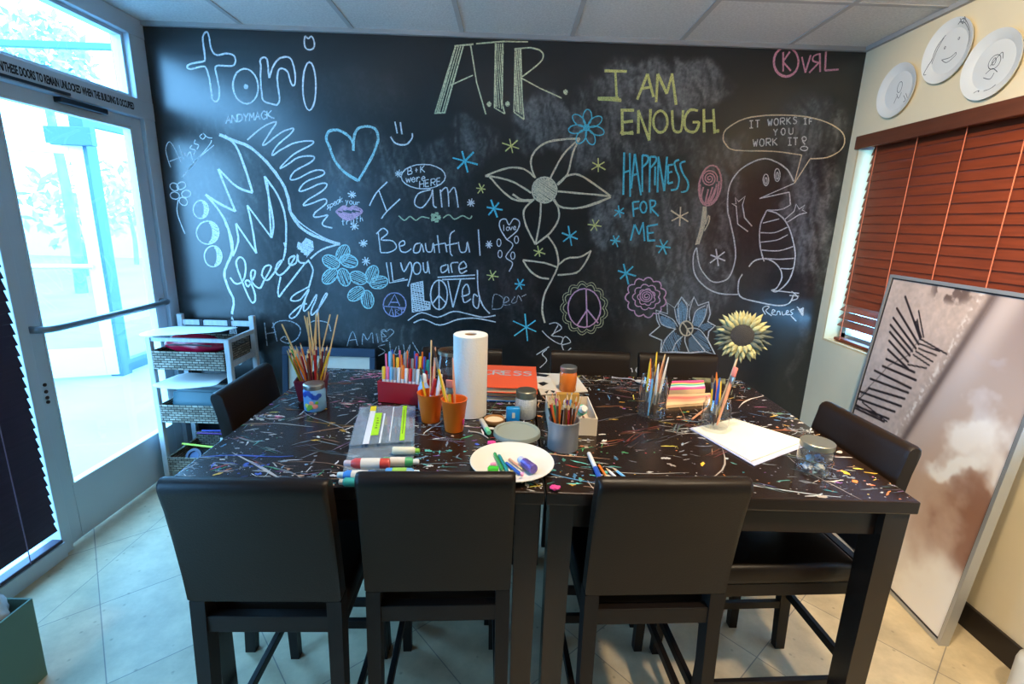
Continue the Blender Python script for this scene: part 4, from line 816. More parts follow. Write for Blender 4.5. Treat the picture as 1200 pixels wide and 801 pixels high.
def blob(px, py, rx, ry, c, a, im, rot=0):
    q = pp(px, py); ex = pp(px + rx, py); ey = pp(px, py - ry); ax = math.hypot(ex[0] - q[0], ex[1] - q[1]); ay = math.hypot(ey[0] - q[0], ey[1] - q[1])
    x = U - q[0] + (nse - .5) * .22; y = V - q[1] + (fbm(U + 8, V + 1, 8, 23) - .5) * .22
    X_ = x * math.cos(rot) + y * math.sin(rot); Y_ = -x * math.sin(rot) + y * math.cos(rot)
    return blend(im, c, a * sst(-np.sqrt((X_ / ax) ** 2 + (Y_ / ay) ** 2), -1.25, -.45))
sky = blob(1140, 620, 46, 66, (140, 88, 60), .8, sky); sky = blob(1165, 660, 30, 50, (130, 80, 56), .6, sky); sky = blob(1085, 640, 20, 80, (196, 164, 146), .5, sky)
sky = blob(1080, 715, 55, 75, (252, 248, 240), .95, sky)
sky = blob(1152, 505, 42, 44, (255, 250, 246), 1.0, sky, .5); sky = blob(1125, 548, 36, 17, (255, 252, 248), 1.0, sky, -.6); sky = blob(1180, 560, 36, 30, (250, 242, 236), .9, sky); sky = blob(1165, 470, 26, 14, (214, 200, 198), .6, sky); sky = blob(1175, 590, 24, 10, (230, 210, 196), .6, sky); sky = blob(1160, 425, 16, 10, (190, 178, 180), .6, sky)
sand = np.zeros_like(img) + L3((198, 176, 164)); sand = sand * (.86 + .28 * nf[..., None]) * (.8 + .4 * fbm(U * 2 + V + 1, V + 4, 5, 25)[..., None])
grs = sst(fbm(U + 1, V + 5, 26, 26), .46, .6); q = pp(1115, 340); sand = blend(sand, (96, 76, 70), grs * sst(-np.hypot((U - q[0]) / .14, (V - q[1]) / .07), -1.1, -.5) * .9)
img = np.where((D_ > 0)[..., None], sand, sky)
img = blend(img, (92, 76, 74), np.exp(-((D_ - .012) / .022) ** 2) * .85); img = blend(img, (232, 222, 214), np.exp(-((D_ - .055 - .03 * (nse - .5)) / .012) ** 2) * sst(nf, .45, .6) * .8)
def seg(a, b, w):
    ax, ay = a; bx, by = b; t = np.clip(((U - ax) * (bx - ax) + (V - ay) * (by - ay)) / ((bx - ax) ** 2 + (by - ay) ** 2 + 1e-9), 0, 1)
    return sst(-np.hypot(U - ax - t * (bx - ax), V - ay - t * (by - ay)), -w * 1.35, -w * .6)
kf = lambda p: pp(940 + p[0] / 2.427, 230 + p[1] / 2.427)
tops = [(292, 285), (268, 318), (258, 345), (250, 365), (248, 385), (246, 410), (243, 435), (238, 462), (228, 482), (205, 495), (193, 518), (188, 545), (165, 555), (150, 572), (138, 590), (130, 592)]
bots = [(335, 405), (330, 420), (322, 432), (312, 440), (305, 452), (300, 470), (300, 490), (318, 500), (322, 522), (308, 545), (300, 558), (290, 575), (280, 596), (262, 612), (245, 632), (232, 640)]
fen = np.zeros_like(U)
for a, b in zip(tops, bots): fen = np.maximum(fen, seg(kf(a), kf(b), .0062))
for a, b in (((322, 355), (338, 400)), ((330, 325), (344, 400)), ((326, 350), (334, 396)), ((335, 405), (410, 448)), ((330, 418), (390, 440)), ((330, 432), (380, 452)), ((322, 440), (370, 470)), ((315, 450), (360, 480)), ((300, 478), (352, 488)), ((128, 585), (165, 572)), ((165, 572), (190, 545)), ((150, 590), (225, 632)), ((170, 585), (240, 640))): fen = np.maximum(fen, seg(kf(a), kf(b), .0042))
for a, b in zip([(335, 402), (300, 452), (245, 480), (215, 515)], [(300, 452), (245, 480), (215, 515), (165, 565)]): fen = np.maximum(fen, .7 * seg(kf(a), kf(b), .003))
img = blend(img, (44, 36, 40), fen)
me = bpy.data.meshes.new('print'); cov = []
P3 = [PM @ Vector((x, y, -.002)) for x, y in zip(U.reshape(-1), V.reshape(-1))]
idx = np.arange(nu * nv).reshape(nv, nu); fc = np.stack([idx[:-1, :-1], idx[:-1, 1:], idx[1:, 1:], idx[1:, :-1]], -1).reshape(-1, 4)
me.from_pydata([tuple(p) for p in P3], [], fc.tolist())
ca = me.color_attributes.new('tint', 'FLOAT_COLOR', 'POINT'); ca.data.foreach_set('color', np.concatenate([np.clip(img, 0, 1), np.ones((nv, nu, 1))], -1).reshape(-1).astype(np.float32))
me.materials.append(mat('printed_paper', (200, 200, 200), rough=.28, attr='tint', spec=.5))
po = bpy.data.objects.new('print', me); C.objects.link(po); po.parent = pr

# ------------------------------------------------------------------ decorated paper plates on the right wall
pw = mat('white_paper_plate', (226, 228, 226), rough=.5)
pk = mat('marker_line', (70, 78, 84), rough=.8)
def plate_wall(cy, cz, r, lines, label):
    t = thing('paper_plate', label, 'plate', (XR, cy, cz), 0, 'decorated paper plates on the cream wall')
    R = Matrix.Rotation(-PI / 2, 4, 'Y')
    g = MB(); g.lathe([(.001, .006), (r * .70, .006), (r * .76, .012), (r * .97, .021), (r, .0225), (r, .019), (r * .76, .0085), (r * .70, .001), (.001, .001)], seg=40, M=R, caps=False)
    g.build('plate', pw, t, smooth=35)
    g = MB()
    for pts in lines:
        P = smooth_pts([(-x * r, y * r, 0) for x, y in pts], 4)
        for k in range(len(P) - 1):
            d = (P[k + 1] - P[k]); 
            if d.length < 1e-6: continue
            nn = Vector((-d.y, d.x, 0)).normalized() * .0013
            def up_(p):
                rr = math.hypot(p.x, p.y); z = .0064 if rr < r * .7 else (.0064 + .0062 * (rr - .7 * r) / (.06 * r) if rr < .76 * r else .0126 + (rr - .76 * r) / (.21 * r) * .0092)
                return (-z, p.x, p.y)
            g.add([up_(P[k] - nn), up_(P[k + 1] - nn), up_(P[k + 1] + nn), up_(P[k] + nn)], [[0, 1, 2, 3]])
    g.build('drawing', pk, t); return t
def circ(cx, cy, rx, ry, n=10): return [(cx + rx * math.cos(2 * PI * i / n), cy + ry * math.sin(2 * PI * i / n)) for i in range(n + 1)]
plate_wall(2.668, 2.258, .124, [circ(.05, .12, .12, .2), [(-.05, -.1), (.1, -.3), (.2, -.1)], [(.0, -.2), (-.1, -.45)], [(.35, -.25), (.5, -.45), (.4, -.5)], [(.45, -.2), (.6, -.4)]], 'smallest paper plate with a tiny sketch, closest to the chalkboard')
plate_wall(2.402, 2.354, .128, [circ(-.22, .18, .03, .04, 6), circ(.3, .3, .03, .04, 6), [(-.25, -.2), (0, -.35), (.3, -.22), (.3, -.12)], [(-.25, -.2), (.1, -.22), (.3, -.12)], [(-.3, .6), (-.6, .3), (-.7, -.1), (-.8, -.5), (-.7, -.55)], [(-.35, .55), (-.55, .2), (-.66, -.2)], [(.2, .75), (.45, .85), (.7, .5), (.8, .1), (.75, -.1)], [(.25, .8), (.5, .7), (.7, .4)], [(.3, .9), (.4, .7), (.5, .88), (.55, .7)]], 'paper plate drawn with a smiling face and curly hair, between the two others')
plate_wall(2.165, 2.232, .128, [circ(.02, .08, .2, .2), [(-.1, 0), (.2, .3), (.28, .1)], [(-.2, -.2), (0, -.1), (.2, -.25)], [(-.25, -.3), (.0, -.4), (.1, -.25)], circ(0, .1, .06, .1), [(-.4, -.72), (-.3, -.66), (-.25, -.72)], [(-.1, -.72), (.1, -.7), (.25, -.62)]], 'paper plate with a small scribbled figure, furthest from the chalkboard')

# ------------------------------------------------------------------ waste bin and jug
bx, by = -1.54, 1.374
bn = thing('waste_bin', 'grey green square waste bin with a white liner on the floor by the dark blind', 'bin', (-1.70, 1.27, 0))
g = MB(); a, b_, h = .155, .105, .305
def frus(ax, ay, bx_, by_, z0, z1): return [(-ax, -ay, z0), (ax, -ay, z0), (ax, ay, z0), (-ax, ay, z0), (-bx_, -by_, z1), (bx_, -by_, z1), (bx_, by_, z1), (-bx_, by_, z1)]
v1 = frus(a, b_, a + .004, b_ + .004, 0, h); v2 = frus(a - .006, b_ - .006, a - .002, b_ - .002, .006, h)
g.add(v1 + v2, [[3, 2, 1, 0], [0, 1, 5, 4], [1, 2, 6, 5], [2, 3, 7, 6], [3, 0, 4, 7], [8, 9, 10, 11], [9, 8, 12, 13], [10, 9, 13, 14], [11, 10, 14, 15], [8, 11, 15, 12], [4, 5, 13, 12], [5, 6, 14, 13], [6, 7, 15, 14], [7, 4, 12, 15]])
g.build('bin_body', mat('sage_plastic', (96, 128, 116), rough=.5), bn)
def crumple(name, c, r, amp, m, parent, seed, sc=(1, 1, 1)):
    bm = bmesh.new(); bmesh.ops.create_icosphere(bm, subdivisions=4, radius=1)
    for v in bm.verts:
        n = v.co.normalized(); k = 1 + amp * (noise.noise(n * 2.2 + Vector((seed, 0, 0))) + .6 * abs(noise.noise(n * 5 + Vector((0, seed, 0)))))
        v.co = Vector((n.x * r * sc[0] * k, n.y * r * sc[1] * k, n.z * r * sc[2] * k)) + Vector(c)
    me = bpy.data.meshes.new(name); bm.to_mesh(me); bm.free(); me.polygons.foreach_set('use_smooth', [True] * len(me.polygons)); me.materials.append(m)
    o = bpy.data.objects.new(name, me); C.objects.link(o)
    if parent is not None: o.parent = parent
    return o
crumple('liner_bag', (.045, .02, .285), .105, .3, mat('white_liner', (222, 226, 226), rough=.35), bn, 3, (.85, .7, .95))
jg = thing('plastic_jug', 'white plastic jug with a red cap at the baseboard end', 'jug', (1.845, 1.34, 0))
g = MB(); g.lathe([(.062, 0), (.068, .006), (.068, .15), (.064, .17), (.045, .19), (.022, .205), (.018, .21), (.018, .225)], seg=28); g.build('jug_body', mat('cloudy_plastic', (222, 222, 214), rough=.35), jg, smooth=40)
g = MB(); g.lathe([(.021, .218), (.021, .245), (.019, .248), (.001, .248)], seg=20); g.build('cap', mat('red_plastic', (200, 36, 30), rough=.4), jg, smooth=40)
g = MB(); g.tube(smooth_pts([(0, -.062, .17), (0, -.09, .165), (0, -.095, .12), (0, -.085, .09), (0, -.064, .085)], 5), .009, 8); g.build('handle', MATS['cloudy_plastic'], jg, smooth=60)

# ------------------------------------------------------------------ canvas leaning under the chalkboard
cv = thing('canvas', 'blue framed canvas with a blank cream middle leaning below the chalkboard', 'canvas', (-1.1, 2.75, 0))
M_ = Matrix.Translation((.03, 0, 0)) @ Matrix.Rotation(-.14, 4, 'X'); wd, hh = .56, .80
g = MB()
for lo, hi in (((-wd / 2, 0, 0), (wd / 2, .03, .05)), ((-wd / 2, 0, hh - .05), (wd / 2, .03, hh)), ((-wd / 2, 0, .05), (-wd / 2 + .035, .03, hh - .05)), ((wd / 2 - .035, 0, .05), (wd / 2, .03, hh - .05))): g.b2(lo, hi, M=M_, bev=.004)
g.build('frame', mat('slate_blue_frame', (34, 54, 78), rough=.5), cv)
MB().b2((-wd / 2 + .035, .012, .05), (wd / 2 - .035, .024, hh - .05), M=M_).build('board', mat('cream_canvas', (214, 206, 190), rough=.8, var=.05, vscale=14), cv)
g = MB(); g.b2((-wd / 2 + .06, .0085, .07), (-wd / 2 + .30, .0115, hh - .12 - .14), M=M_, m=0); g.b2((-wd / 2 + .075, .0055, .50), (-wd / 2 + .135, .0085, .525), M=M_, m=1)
g.build('painted_patch', [mat('navy_paint', (34, 52, 84), rough=.5), mat('pink_paint', (222, 60, 120), rough=.5)], cv)

# ------------------------------------------------------------------ basket rack
rx0, rx1, ry0, ry1 = -1.985, -1.555, 2.62, 2.93
rk = thing('basket_rack', 'white washed wooden rack holding three wicker baskets beside the glass door', 'rack', ((rx0 + rx1) / 2, (ry0 + ry1) / 2, 0))
T0 = Matrix.Translation((-(rx0 + rx1) / 2, -(ry0 + ry1) / 2, 0))
wash = mat('white_washed_wood', (196, 200, 204), rough=.6, var=.12, vscale=10, stretch=(6, 6, 1))
for x in (rx0, rx1):
    for y, zt in ((ry0, .885), (ry1 - .03, .965)):
        g = MB(); g.M = T0; g.b2((x - .0001, y, 0), (x + .03, y + .03, zt), bev=.004); g.build('post', wash, rk)
class RB:
    def b2(s, lo, hi, **k): q = MB(); q.M = T0; q.b2(lo, hi, **k); q.build('rail', wash, rk)
g = RB()
for z in (.12, .42, .72): 
    g.b2((rx0 + .03, ry1 - .024, z), (rx1, ry1 - .006, z + .035)); g.b2((rx0 + .006, ry0 + .03, z), (rx0 + .024, ry1 - .03, z + .03)); g.b2((rx1 + .006, ry0 + .03, z), (rx1 + .024, ry1 - .03, z + .03))
g.b2((rx0 + .03, ry1 - .024, .90), (rx1, ry1 - .006, .93)); g.b2((rx0 + .03, ry0 + .006, .865), (rx1, ry0 + .022, .885)); g.b2((rx0 + .006, ry0 + .03, .86), (rx0 + .024, ry1 - .03, .885)); g.b2((rx1 + .006, ry0 + .03, .86), (rx1 + .024, ry1 - .03, .885))
for fx in (.33, .72):
    g = MB(); g.M = T0
    x = rx0 + fx * (rx1 - rx0); g.b2((x - .011, ry1 - .028, .895), (x + .011, ry1 - .002, .935), bev=.002)
    g.build('strap', mat('dark_strap', (40, 44, 54), rough=.7), rk)
def wicker():
    m = mat('seagrass_wicker', (150, 140, 124), rough=.8); n = m.node_tree.nodes; L = m.node_tree.links; b = n['Principled BSDF']
    tc = n.new('ShaderNodeTexCoord'); sp = n.new('ShaderNodeSeparateXYZ'); L.new(tc.outputs['Object'], sp.inputs[0])
    ad = n.new('ShaderNodeMath'); ad.operation = 'ADD'; L.new(sp.outputs[0], ad.inputs[0]); L.new(sp.outputs[1], ad.inputs[1])
    cb = n.new('ShaderNodeCombineXYZ'); L.new(ad.outputs[0], cb.inputs[0]); L.new(sp.outputs[2], cb.inputs[1])
    br = n.new('ShaderNodeTexBrick'); br.inputs['Scale'].default_value = 1; br.inputs['Brick Width'].default_value = .034; br.inputs['Row Height'].default_value = .0135; br.inputs['Mortar Size'].default_value = .0026; br.inputs['Mortar Smooth'].default_value = .6
    br.inputs['Color1'].default_value = lin((176, 166, 148)); br.inputs['Color2'].default_value = lin((120, 108, 92)); br.inputs['Mortar'].default_value = lin((34, 28, 24))
    L.new(cb.outputs[0], br.inputs[0]); L.new(br.outputs[0], b.inputs['Base Color'])
    bp = n.new('ShaderNodeBump'); bp.invert = True; bp.inputs['Strength'].default_value = .9; bp.inputs['Distance'].default_value = .006; L.new(br.outputs[1], bp.inputs['Height']); L.new(bp.outputs[0], b.inputs['Normal'])
    return m
wk = wicker()
def basket(z, hf, tilt, label):
    """open tray basket: back higher than the front, tipped forward"""
    cx = (rx0 + rx1 + .03) / 2; hwid = (rx1 - rx0 - .03) / 2 - .004
    t = thing('wicker_basket', label, 'basket', (cx, ry0 + .015, z), 0, 'wicker baskets of the rack')
    M = Matrix.Rotation(tilt, 4, 'X'); d = .25; e = .012
    g = MB()
    g.b2((-hwid, -.02, 0), (hwid, -.02 + e, hf), M=M, bev=.003); g.b2((-hwid, d, 0), (hwid, d + e, hf + .05), M=M, bev=.003)
    for s in (-1, 1): g.b2((s * hwid - (e if s > 0 else 0), -.02 + e, 0), (s * hwid + (e if s < 0 else 0), d, hf + .012), M=M, bev=.003)
    g.b2((-hwid + e, -.02 + e, 0), (hwid - e, d, e), M=M); g.build('basket_body', wk, t)
    g = MB(); g.tube([M @ Vector(p) for p in ((-hwid, -.014, hf), (hwid, -.014, hf))], .008, 8); g.build('rim', wk, t, smooth=60)
    return t, M, hwid, d, e
b1 = basket(.705, .098, 0, 'top wicker basket of the rack, with the red pouch')
b2_ = basket(.39, .098, 0, 'middle wicker basket of the rack, with papers and folders')
b3 = basket(.085, .078, 0, 'bottom wicker basket of the rack, holding loose art supplies')
# things in the baskets
cxr = (rx0 + rx1 + .03) / 2
pouch = thing('pencil_pouch', 'glossy red pouch in the top wicker basket', 'pouch', (cxr, 2.69, .762))
crumple('pouch_body', (0, 0, .075), .1, .12, mat('red_vinyl', (176, 16, 52), rough=.25, coat=.4), pouch, 5, (1.62, .42, .60))
g = MB(); g.tube(smooth_pts([(-.12, -.05, .080), (0, -.055, .085), (.12, -.05, .08)], 5), .004, 6); g.build('zip', mat('dark_zip', (40, 30, 40), rough=.6), pouch)
def sheet(name, label, cat, pts, m, group=None, th=.0016):
    """draped sheet through a grid of points (rows x columns)"""
    R, Q = len(pts), len(pts[0]); g = MB(); vs = [Vector(p) for row in pts for p in row]; N = len(vs)
    fs = [[r * Q + q, r * Q + q + 1, (r + 1) * Q + q + 1, (r + 1) * Q + q] for r in range(R - 1) for q in range(Q - 1)]
    g.add(vs, fs); o = g.build(name, m, smooth=60); s = o.modifiers.new('thickness', 'SOLIDIFY'); s.thickness = th; s.offset = 1
    s2 = o.modifiers.new('soft', 'SUBSURF'); s2.levels = s2.render_levels = 2
    return tag(o, label, cat, group)
pap = mat('white_paper', (228, 230, 232), rough=.7); 
x0, x1 = rx0 - .03, rx1 + .035
sheet('paper_sheet', 'white sheet draped over the top of the basket rack', 'paper', [[(x0 - .01, 2.585, .893), (x0 + .15, 2.582, .905), (x1 - .15, 2.585, .925), (x1 - .02, 2.585, .935)], [(x0 + .02, 2.64, .920), (x0 + .15, 2.64, .915), (x1 - .15, 2.64, .926), (x1 - .03, 2.64, .930)], [(x0 + .06, 2.76, .912), (x0 + .17, 2.76, .910), (x1 - .15, 2.76, .914), (x1 - .05, 2.76, .916)], [(x0 + .07, 2.87, .902), (x0 + .18, 2.87, .900), (x1 - .16, 2.87, .902), (x1 - .06, 2.87, .902)]], pap)
sheet('paper_sheet', 'white sheet hanging over the front of the middle wicker basket', 'paper', [[(x0 + .05, 2.585, .615), (x0 + .16, 2.585, .598), (x1 - .2, 2.588, .612), (x1 - .07, 2.59, .632)], [(x0 + .05, 2.60, .625), (x0 + .16, 2.60, .615), (x1 - .2, 2.60, .625), (x1 - .07, 2.60, .64)], [(x0 + .085, 2.68, .632), (x0 + .17, 2.68, .625), (x1 - .2, 2.68, .630), (x1 - .08, 2.68, .642)], [(x0 + .085, 2.82, .628), (x0 + .18, 2.82, .625), (x1 - .2, 2.82, .625), (x1 - .09, 2.82, .630)]], mat('cream_white_paper', (222, 216, 212), rough=.7))
for k, (col, dz, dy, lab) in enumerate((((40, 92, 104), 0, .0, 'teal folder lying in front in the middle basket'), ((70, 110, 120), .0, .02, 'grey teal folder second in the middle basket'), ((52, 60, 78), .0, .04, 'dark folder third in the middle basket'), ((190, 196, 198), .0, .06, 'pale folder at the back in the middle basket'))):
    g = MB(); Mf = Matrix.Translation((cxr + .004 * k, 2.655 + dy, .405)) @ Matrix.Rotation(-.30, 4, 'X')
    g.b2((-.165, 0, 0), (.165 - .012 * k, .008, .150 + .008 * k), M=Mf, bev=.001); tag(g.build('folder', mat('folder_%d' % k, col, rough=.4)), lab, 'folder', 'folders in the middle basket')
for k, (a, b, col, lab) in enumerate((((-.15, .02, .225), (.17, .0, .205), (206, 230, 60), 'lime green pencil lying across the bottom basket'), ((-.14, .15, .235), (.18, .17, .222), (120, 60, 150), 'purple pencil lying across the bottom basket'), ((-.13, .18, .238), (.18, .20, .235), (70, 80, 190), 'blue pencil lying across the bottom basket'))):
    g = MB(); A_ = Vector((cxr, 2.67, 0)); g.tube([A_ + Vector(a), A_ + Vector(b)], .006, 6); tag(g.build('colored_pencil', mat('pencil_rack_%d' % k, col, rough=.4)), lab, 'pencil', 'pencils in the bottom basket')
tp = thing('tape_roll', 'dark blue round tape roll in the bottom wicker basket', 'tape', (cxr - .08, 2.65, .075)); Mt = Matrix.Translation((0, .03, .075)) @ Matrix.Rotation(1.0, 4, 'X')
g = MB(); g.lathe([(.030, -.014), (.046, -.014), (.046, .014), (.030, .014), (.030, -.014)], seg=28, M=Mt, caps=False); g.build('roll', mat('navy_tape', (36, 50, 84), rough=.4), tp, smooth=40)
g = MB(); g.lathe([(.0, -.004), (.03, -.004), (.03, .004), (0, .004)], seg=24, M=Mt); g.build('core', mat('tape_core', (90, 110, 150), rough=.6), tp)
gt = thing('paint_tube', 'mint green paint tube in the bottom wicker basket', 'tube', (cxr + .06, 2.71, .10)); Mt = Matrix.Translation((0, 0, .02)) @ Matrix.Rotation(-.25, 4, 'X')
g = MB(); g.lathe([(.020, .0), (.021, .09), (.014, .11)], seg=18, M=Mt); g.build('tube_body', mat('mint_plastic', (110, 222, 190), rough=.35), gt, smooth=50)
g = MB(); g.lathe([(.012, .11), (.011, .13)], seg=14, M=Mt); g.build('cap', MATS['cloudy_plastic'], gt, smooth=50)
# ------------------------------------------------------------------ things on the tables
ZT = TZ + .0014
jarglass = glassmat('jar_glass', tint=(.96, .975, .98), gloss=1.8, haze=.008, hazecol=(.9, .95, 1))
tin = mat('lid_tin', (188, 186, 178), rough=.28, metal=.9)
def T_(px, py): p = on(2, TZ, px, py); return p.x, p.y
wood_raw = mat('raw_wood', (222, 186, 130), rough=.6); bamboo = mat('bamboo', (216, 178, 120), rough=.6, var=.1, vscale=12)
def cmat(name, col, **k): return mat(name, col, **{**dict(rough=.4), **k})
PC = {'red': (196, 40, 38), 'orange': (228, 120, 36), 'yellow': (236, 196, 52), 'green': (44, 140, 70), 'dark green': (24, 84, 60), 'blue': (40, 84, 176), 'navy': (30, 40, 84), 'light blue': (110, 176, 220), 'brown': (110, 62, 36), 'black': (28, 26, 28), 'purple': (110, 62, 140), 'pink': (226, 110, 150), 'white': (226, 224, 218), 'maroon': (110, 28, 40), 'teal': (30, 140, 140), 'grey': (140, 142, 144), 'peach': (230, 160, 120), 'lime': (150, 205, 70), 'turquoise': (70, 190, 200)}
def stick_mesh(kind, col, L):
    """a long thing along +z from the origin; returns a mesh builder and its materials"""
    g = MB(); c = cmat('lacquer_' + col.replace(' ', '_'), PC.get(col, (200, 170, 120)))
    if kind == 'colored_pencil':      # point up
        g.lathe([(.0036, 0), (.0036, L - .022)], seg=6, m=0); g.lathe([(.0036, L - .022), (.0014, L - .007)], seg=6, m=1, caps=False); g.lathe([(.0014, L - .007), (.0002, L)], seg=6, m=0, caps=False); return g, [c, wood_raw]
    if kind == 'pencil':              # blunt end up
        g.lathe([(.0036, .02), (.0036, L)], seg=6, m=0); g.lathe([(.0006, 0), (.0036, .02)], seg=6, m=1, caps=False); return g, [c, wood_raw]
    if kind == 'wooden_skewer':
        g.lathe([(.0026, 0), (.0026, L - .004), (.0018, L)], seg=7, m=0); return g, [bamboo]
    if kind == 'paintbrush':          # bristles up
        g.lathe([(.0020, 0), (.0042, L * .45), (.0034, L * .72)], seg=8, m=0); g.lathe([(.0036, L * .72), (.0044, L * .86)], seg=8, m=1, caps=False); g.lathe([(.0044, L * .86), (.0052, L * .93), (.0010, L)], seg=8, m=2); return g, [c, tin, cmat('bristle', (70, 48, 34), rough=.8)]
    if kind == 'brush_handle':        # bristles down, handle end up
        g.lathe([(.001, 0), (.0055, .02), (.0042, .04)], seg=8, m=2); g.lathe([(.0042, .04), (.0040, .075)], seg=8, m=1, caps=False); g.lathe([(.0038, .075), (.0050, .12), (.0022, L - .006), (.0012, L)], seg=8, m=0); return g, [c, tin, cmat('bristle', (70, 48, 34), rough=.8)]
    if kind == 'flat_brush':
        g.lathe([(.0030, 0), (.0052, L * .5), (.0050, L * .72)], seg=8, m=0); g.box((0, 0, L * .78), (.022, .007, L * .12), m=1, bev=.002); g.box((0, 0, L * .92), (.022, .006, L * .16), m=2, bev=.003); return g, [c, tin, cmat('coral_bristle', (236, 130, 110), rough=.8)]
    if kind == 'marker':              # cap up
        g.lathe([(.0055, 0), (.0062, .006), (.0062, L * .62)], seg=10, m=1); g.lathe([(.0068, L * .62), (.0068, L - .006), (.0055, L - .001), (.002, L)], seg=10, m=0); return g, [c, cmat('marker_barrel_white', (216, 218, 220))]
    if kind == 'slim_marker':
        g.lathe([(.0036, 0), (.0046, .004), (.0046, L * .6)], seg=10, m=0); g.lathe([(.0048, L * .6), (.0048, L - .004), (.003, L)], seg=10, m=0); return g, [c]
    raise KeyError(kind)
NAME = {'slim_marker': 'marker', 'brush_handle': 'paintbrush', 'flat_brush': 'paintbrush'}
CACHE = {}
def stick(kind, col, L, p0, p1, label, cat, group):
    key = (kind, col, round(L, 3)); M = frame_to(p0, p1)
    if key not in CACHE:
        g, ms = stick_mesh(kind, col, L); o = g.build(NAME.get(kind, kind), ms, smooth=40); CACHE[key] = o
    else:
        o = CACHE[key].copy(); C.objects.link(o)
    o.matrix_world = M; return tag(o, label, cat, group)
def bundle(cx, cy, z0, zr, rb, rr, items, where, group, seed, avoid=()):
    """things standing in a round holder, leaning out on its rim; items: (kind, colour, length, azimuth degrees or None, lean 0-1)"""
    rs = random.Random(seed); words = {'colored_pencil': 'pencil', 'pencil': 'pencil', 'wooden_skewer': 'skewer', 'paintbrush': 'brush', 'brush_handle': 'brush', 'flat_brush': 'brush', 'marker': 'marker'}
    RAD = {'colored_pencil': .0037, 'pencil': .0037, 'wooden_skewer': .0027, 'paintbrush': .0053, 'brush_handle': .0056, 'flat_brush': .0075, 'marker': .0070}
    done = list(avoid); sc_ = max(0.0, 0)
    for i, (kind, col, L, az, lean) in enumerate(items):
        r = RAD[kind]; best = None
        for tries in range(700):
            k = min(1.0, tries / 150)
            a = math.radians((az if az is not None else i * 137) + rs.gauss(0, 4 + 70 * k)); ln = min(1, max(.05, lean + rs.gauss(0, .05 + .35 * k)))
            q = ln * (rr - r - .001); ab = (a + PI + rs.gauss(0, .4 + 1.2 * k)) if kind == 'wooden_skewer' or k > .8 else a + rs.gauss(0, .15 + .8 * k); bl = (rb - r - .001) * (rs.uniform(.1, .5 + .5 * k) if kind == 'wooden_skewer' or k > .8 else ln * rs.uniform(.35, .95))
            p0 = Vector((cx + bl * math.cos(ab), cy + bl * math.sin(ab), z0)); pr_ = Vector((cx + q * math.cos(a), cy + q * math.sin(a), zr))
            d = (pr_ - p0).normalized(); p1 = p0 + d * L; p0 = p0 + Vector((0, 0, r * math.hypot(d.x, d.y)))
            gap = min([segdist(p0, p1, A_, B_) - r - r_ for A_, B_, r_ in done] + [1.0])
            if best is None or gap > best[0]: best = (gap, p0, p1)
            if gap > .0004: break
        gap, p0, p1 = best
        if gap < 0: continue
        done.append((p0, p1, r))
        adj = {'wooden_skewer': 'bare wooden skewer', 'colored_pencil': col + ' coloured pencil, point up,', 'pencil': col + ' pencil, blunt end up,', 'paintbrush': col + ' handled paintbrush, bristles up,', 'brush_handle': col + ' handled paintbrush, bristles down,', 'flat_brush': 'wide flat paintbrush', 'marker': col + ' capped marker'}[kind]
        stick(kind, col, L, p0, p1, adj + ' in ' + where, words[kind], group)
def segdist(p1, q1, p2, q2):
    d1 = q1 - p1; d2 = q2 - p2; r = p1 - p2; a = d1.dot(d1); e = d2.dot(d2); f = d2.dot(r); c = d1.dot(r); b = d1.dot(d2); den = a * e - b * b
    s_ = min(1, max(0, (b * f - c * e) / den)) if den > 1e-12 else 0
    t_ = (b * s_ + f) / e
    if t_ < 0: t_ = 0; s_ = min(1, max(0, -c / a))
    elif t_ > 1: t_ = 1; s_ = min(1, max(0, (b - c) / a))
    return ((p1 + d1 * s_) - (p2 + d2 * t_)).length

# 1 maroon cup full of skewers and coloured pencils
y = 1.695; x = on(1, y, 366, 450).x
t = thing('pencil_cup', 'maroon square cup stuffed with skewers and coloured pencils', 'cup', (x, y, ZT), .2)
g = MB(); h = .078; a, b_ = .041, .052; q1 = frus(a, a, b_, b_, 0, h); q2 = frus(a - .004, a - .004, b_ - .004, b_ - .004, .004, h)
g.add(q1 + q2, [[3, 2, 1, 0], [0, 1, 5, 4], [1, 2, 6, 5], [2, 3, 7, 6], [3, 0, 4, 7], [8, 9, 10, 11], [9, 8, 12, 13], [10, 9, 13, 14], [11, 10, 14, 15], [8, 11, 15, 12], [4, 5, 13, 12], [5, 6, 14, 13], [6, 7, 15, 14], [7, 4, 12, 15]])
g.build('cup_body', mat('maroon_plastic', (96, 26, 44), rough=.35), t)
its = [('wooden_skewer', '', .305, az, ln * .8) for az, ln in ((172, 1), (165, .8), (180, .62), (110, .35), (60, .3), (20, .45), (10, .55), (0, .5), (345, .6), (8, .75), (352, .9), (5, 1), (30, .7), (140, .6))]
for k, (c_, az) in enumerate((('yellow', 200), ('navy', 210), ('light blue', 222), ('orange', 235), ('orange', 250), ('red', 262), ('brown', 272), ('maroon', 284), ('red', 296), ('brown', 308), ('yellow', 320), ('maroon', 332), ('black', 190), ('green', 180), ('peach', 255), ('brown', 345), ('maroon', 300), ('orange', 225), ('purple', 275))): its.append(('colored_pencil', c_, (.185, .200, .192)[k % 3], az, (1, .9, .75)[k % 3]))
its = its[14:] + its[:14]
bundle(x, y, ZT + .006, ZT + h, .036, .047, its, 'the maroon cup', 'skewers and pencils in the maroon cup', 1)
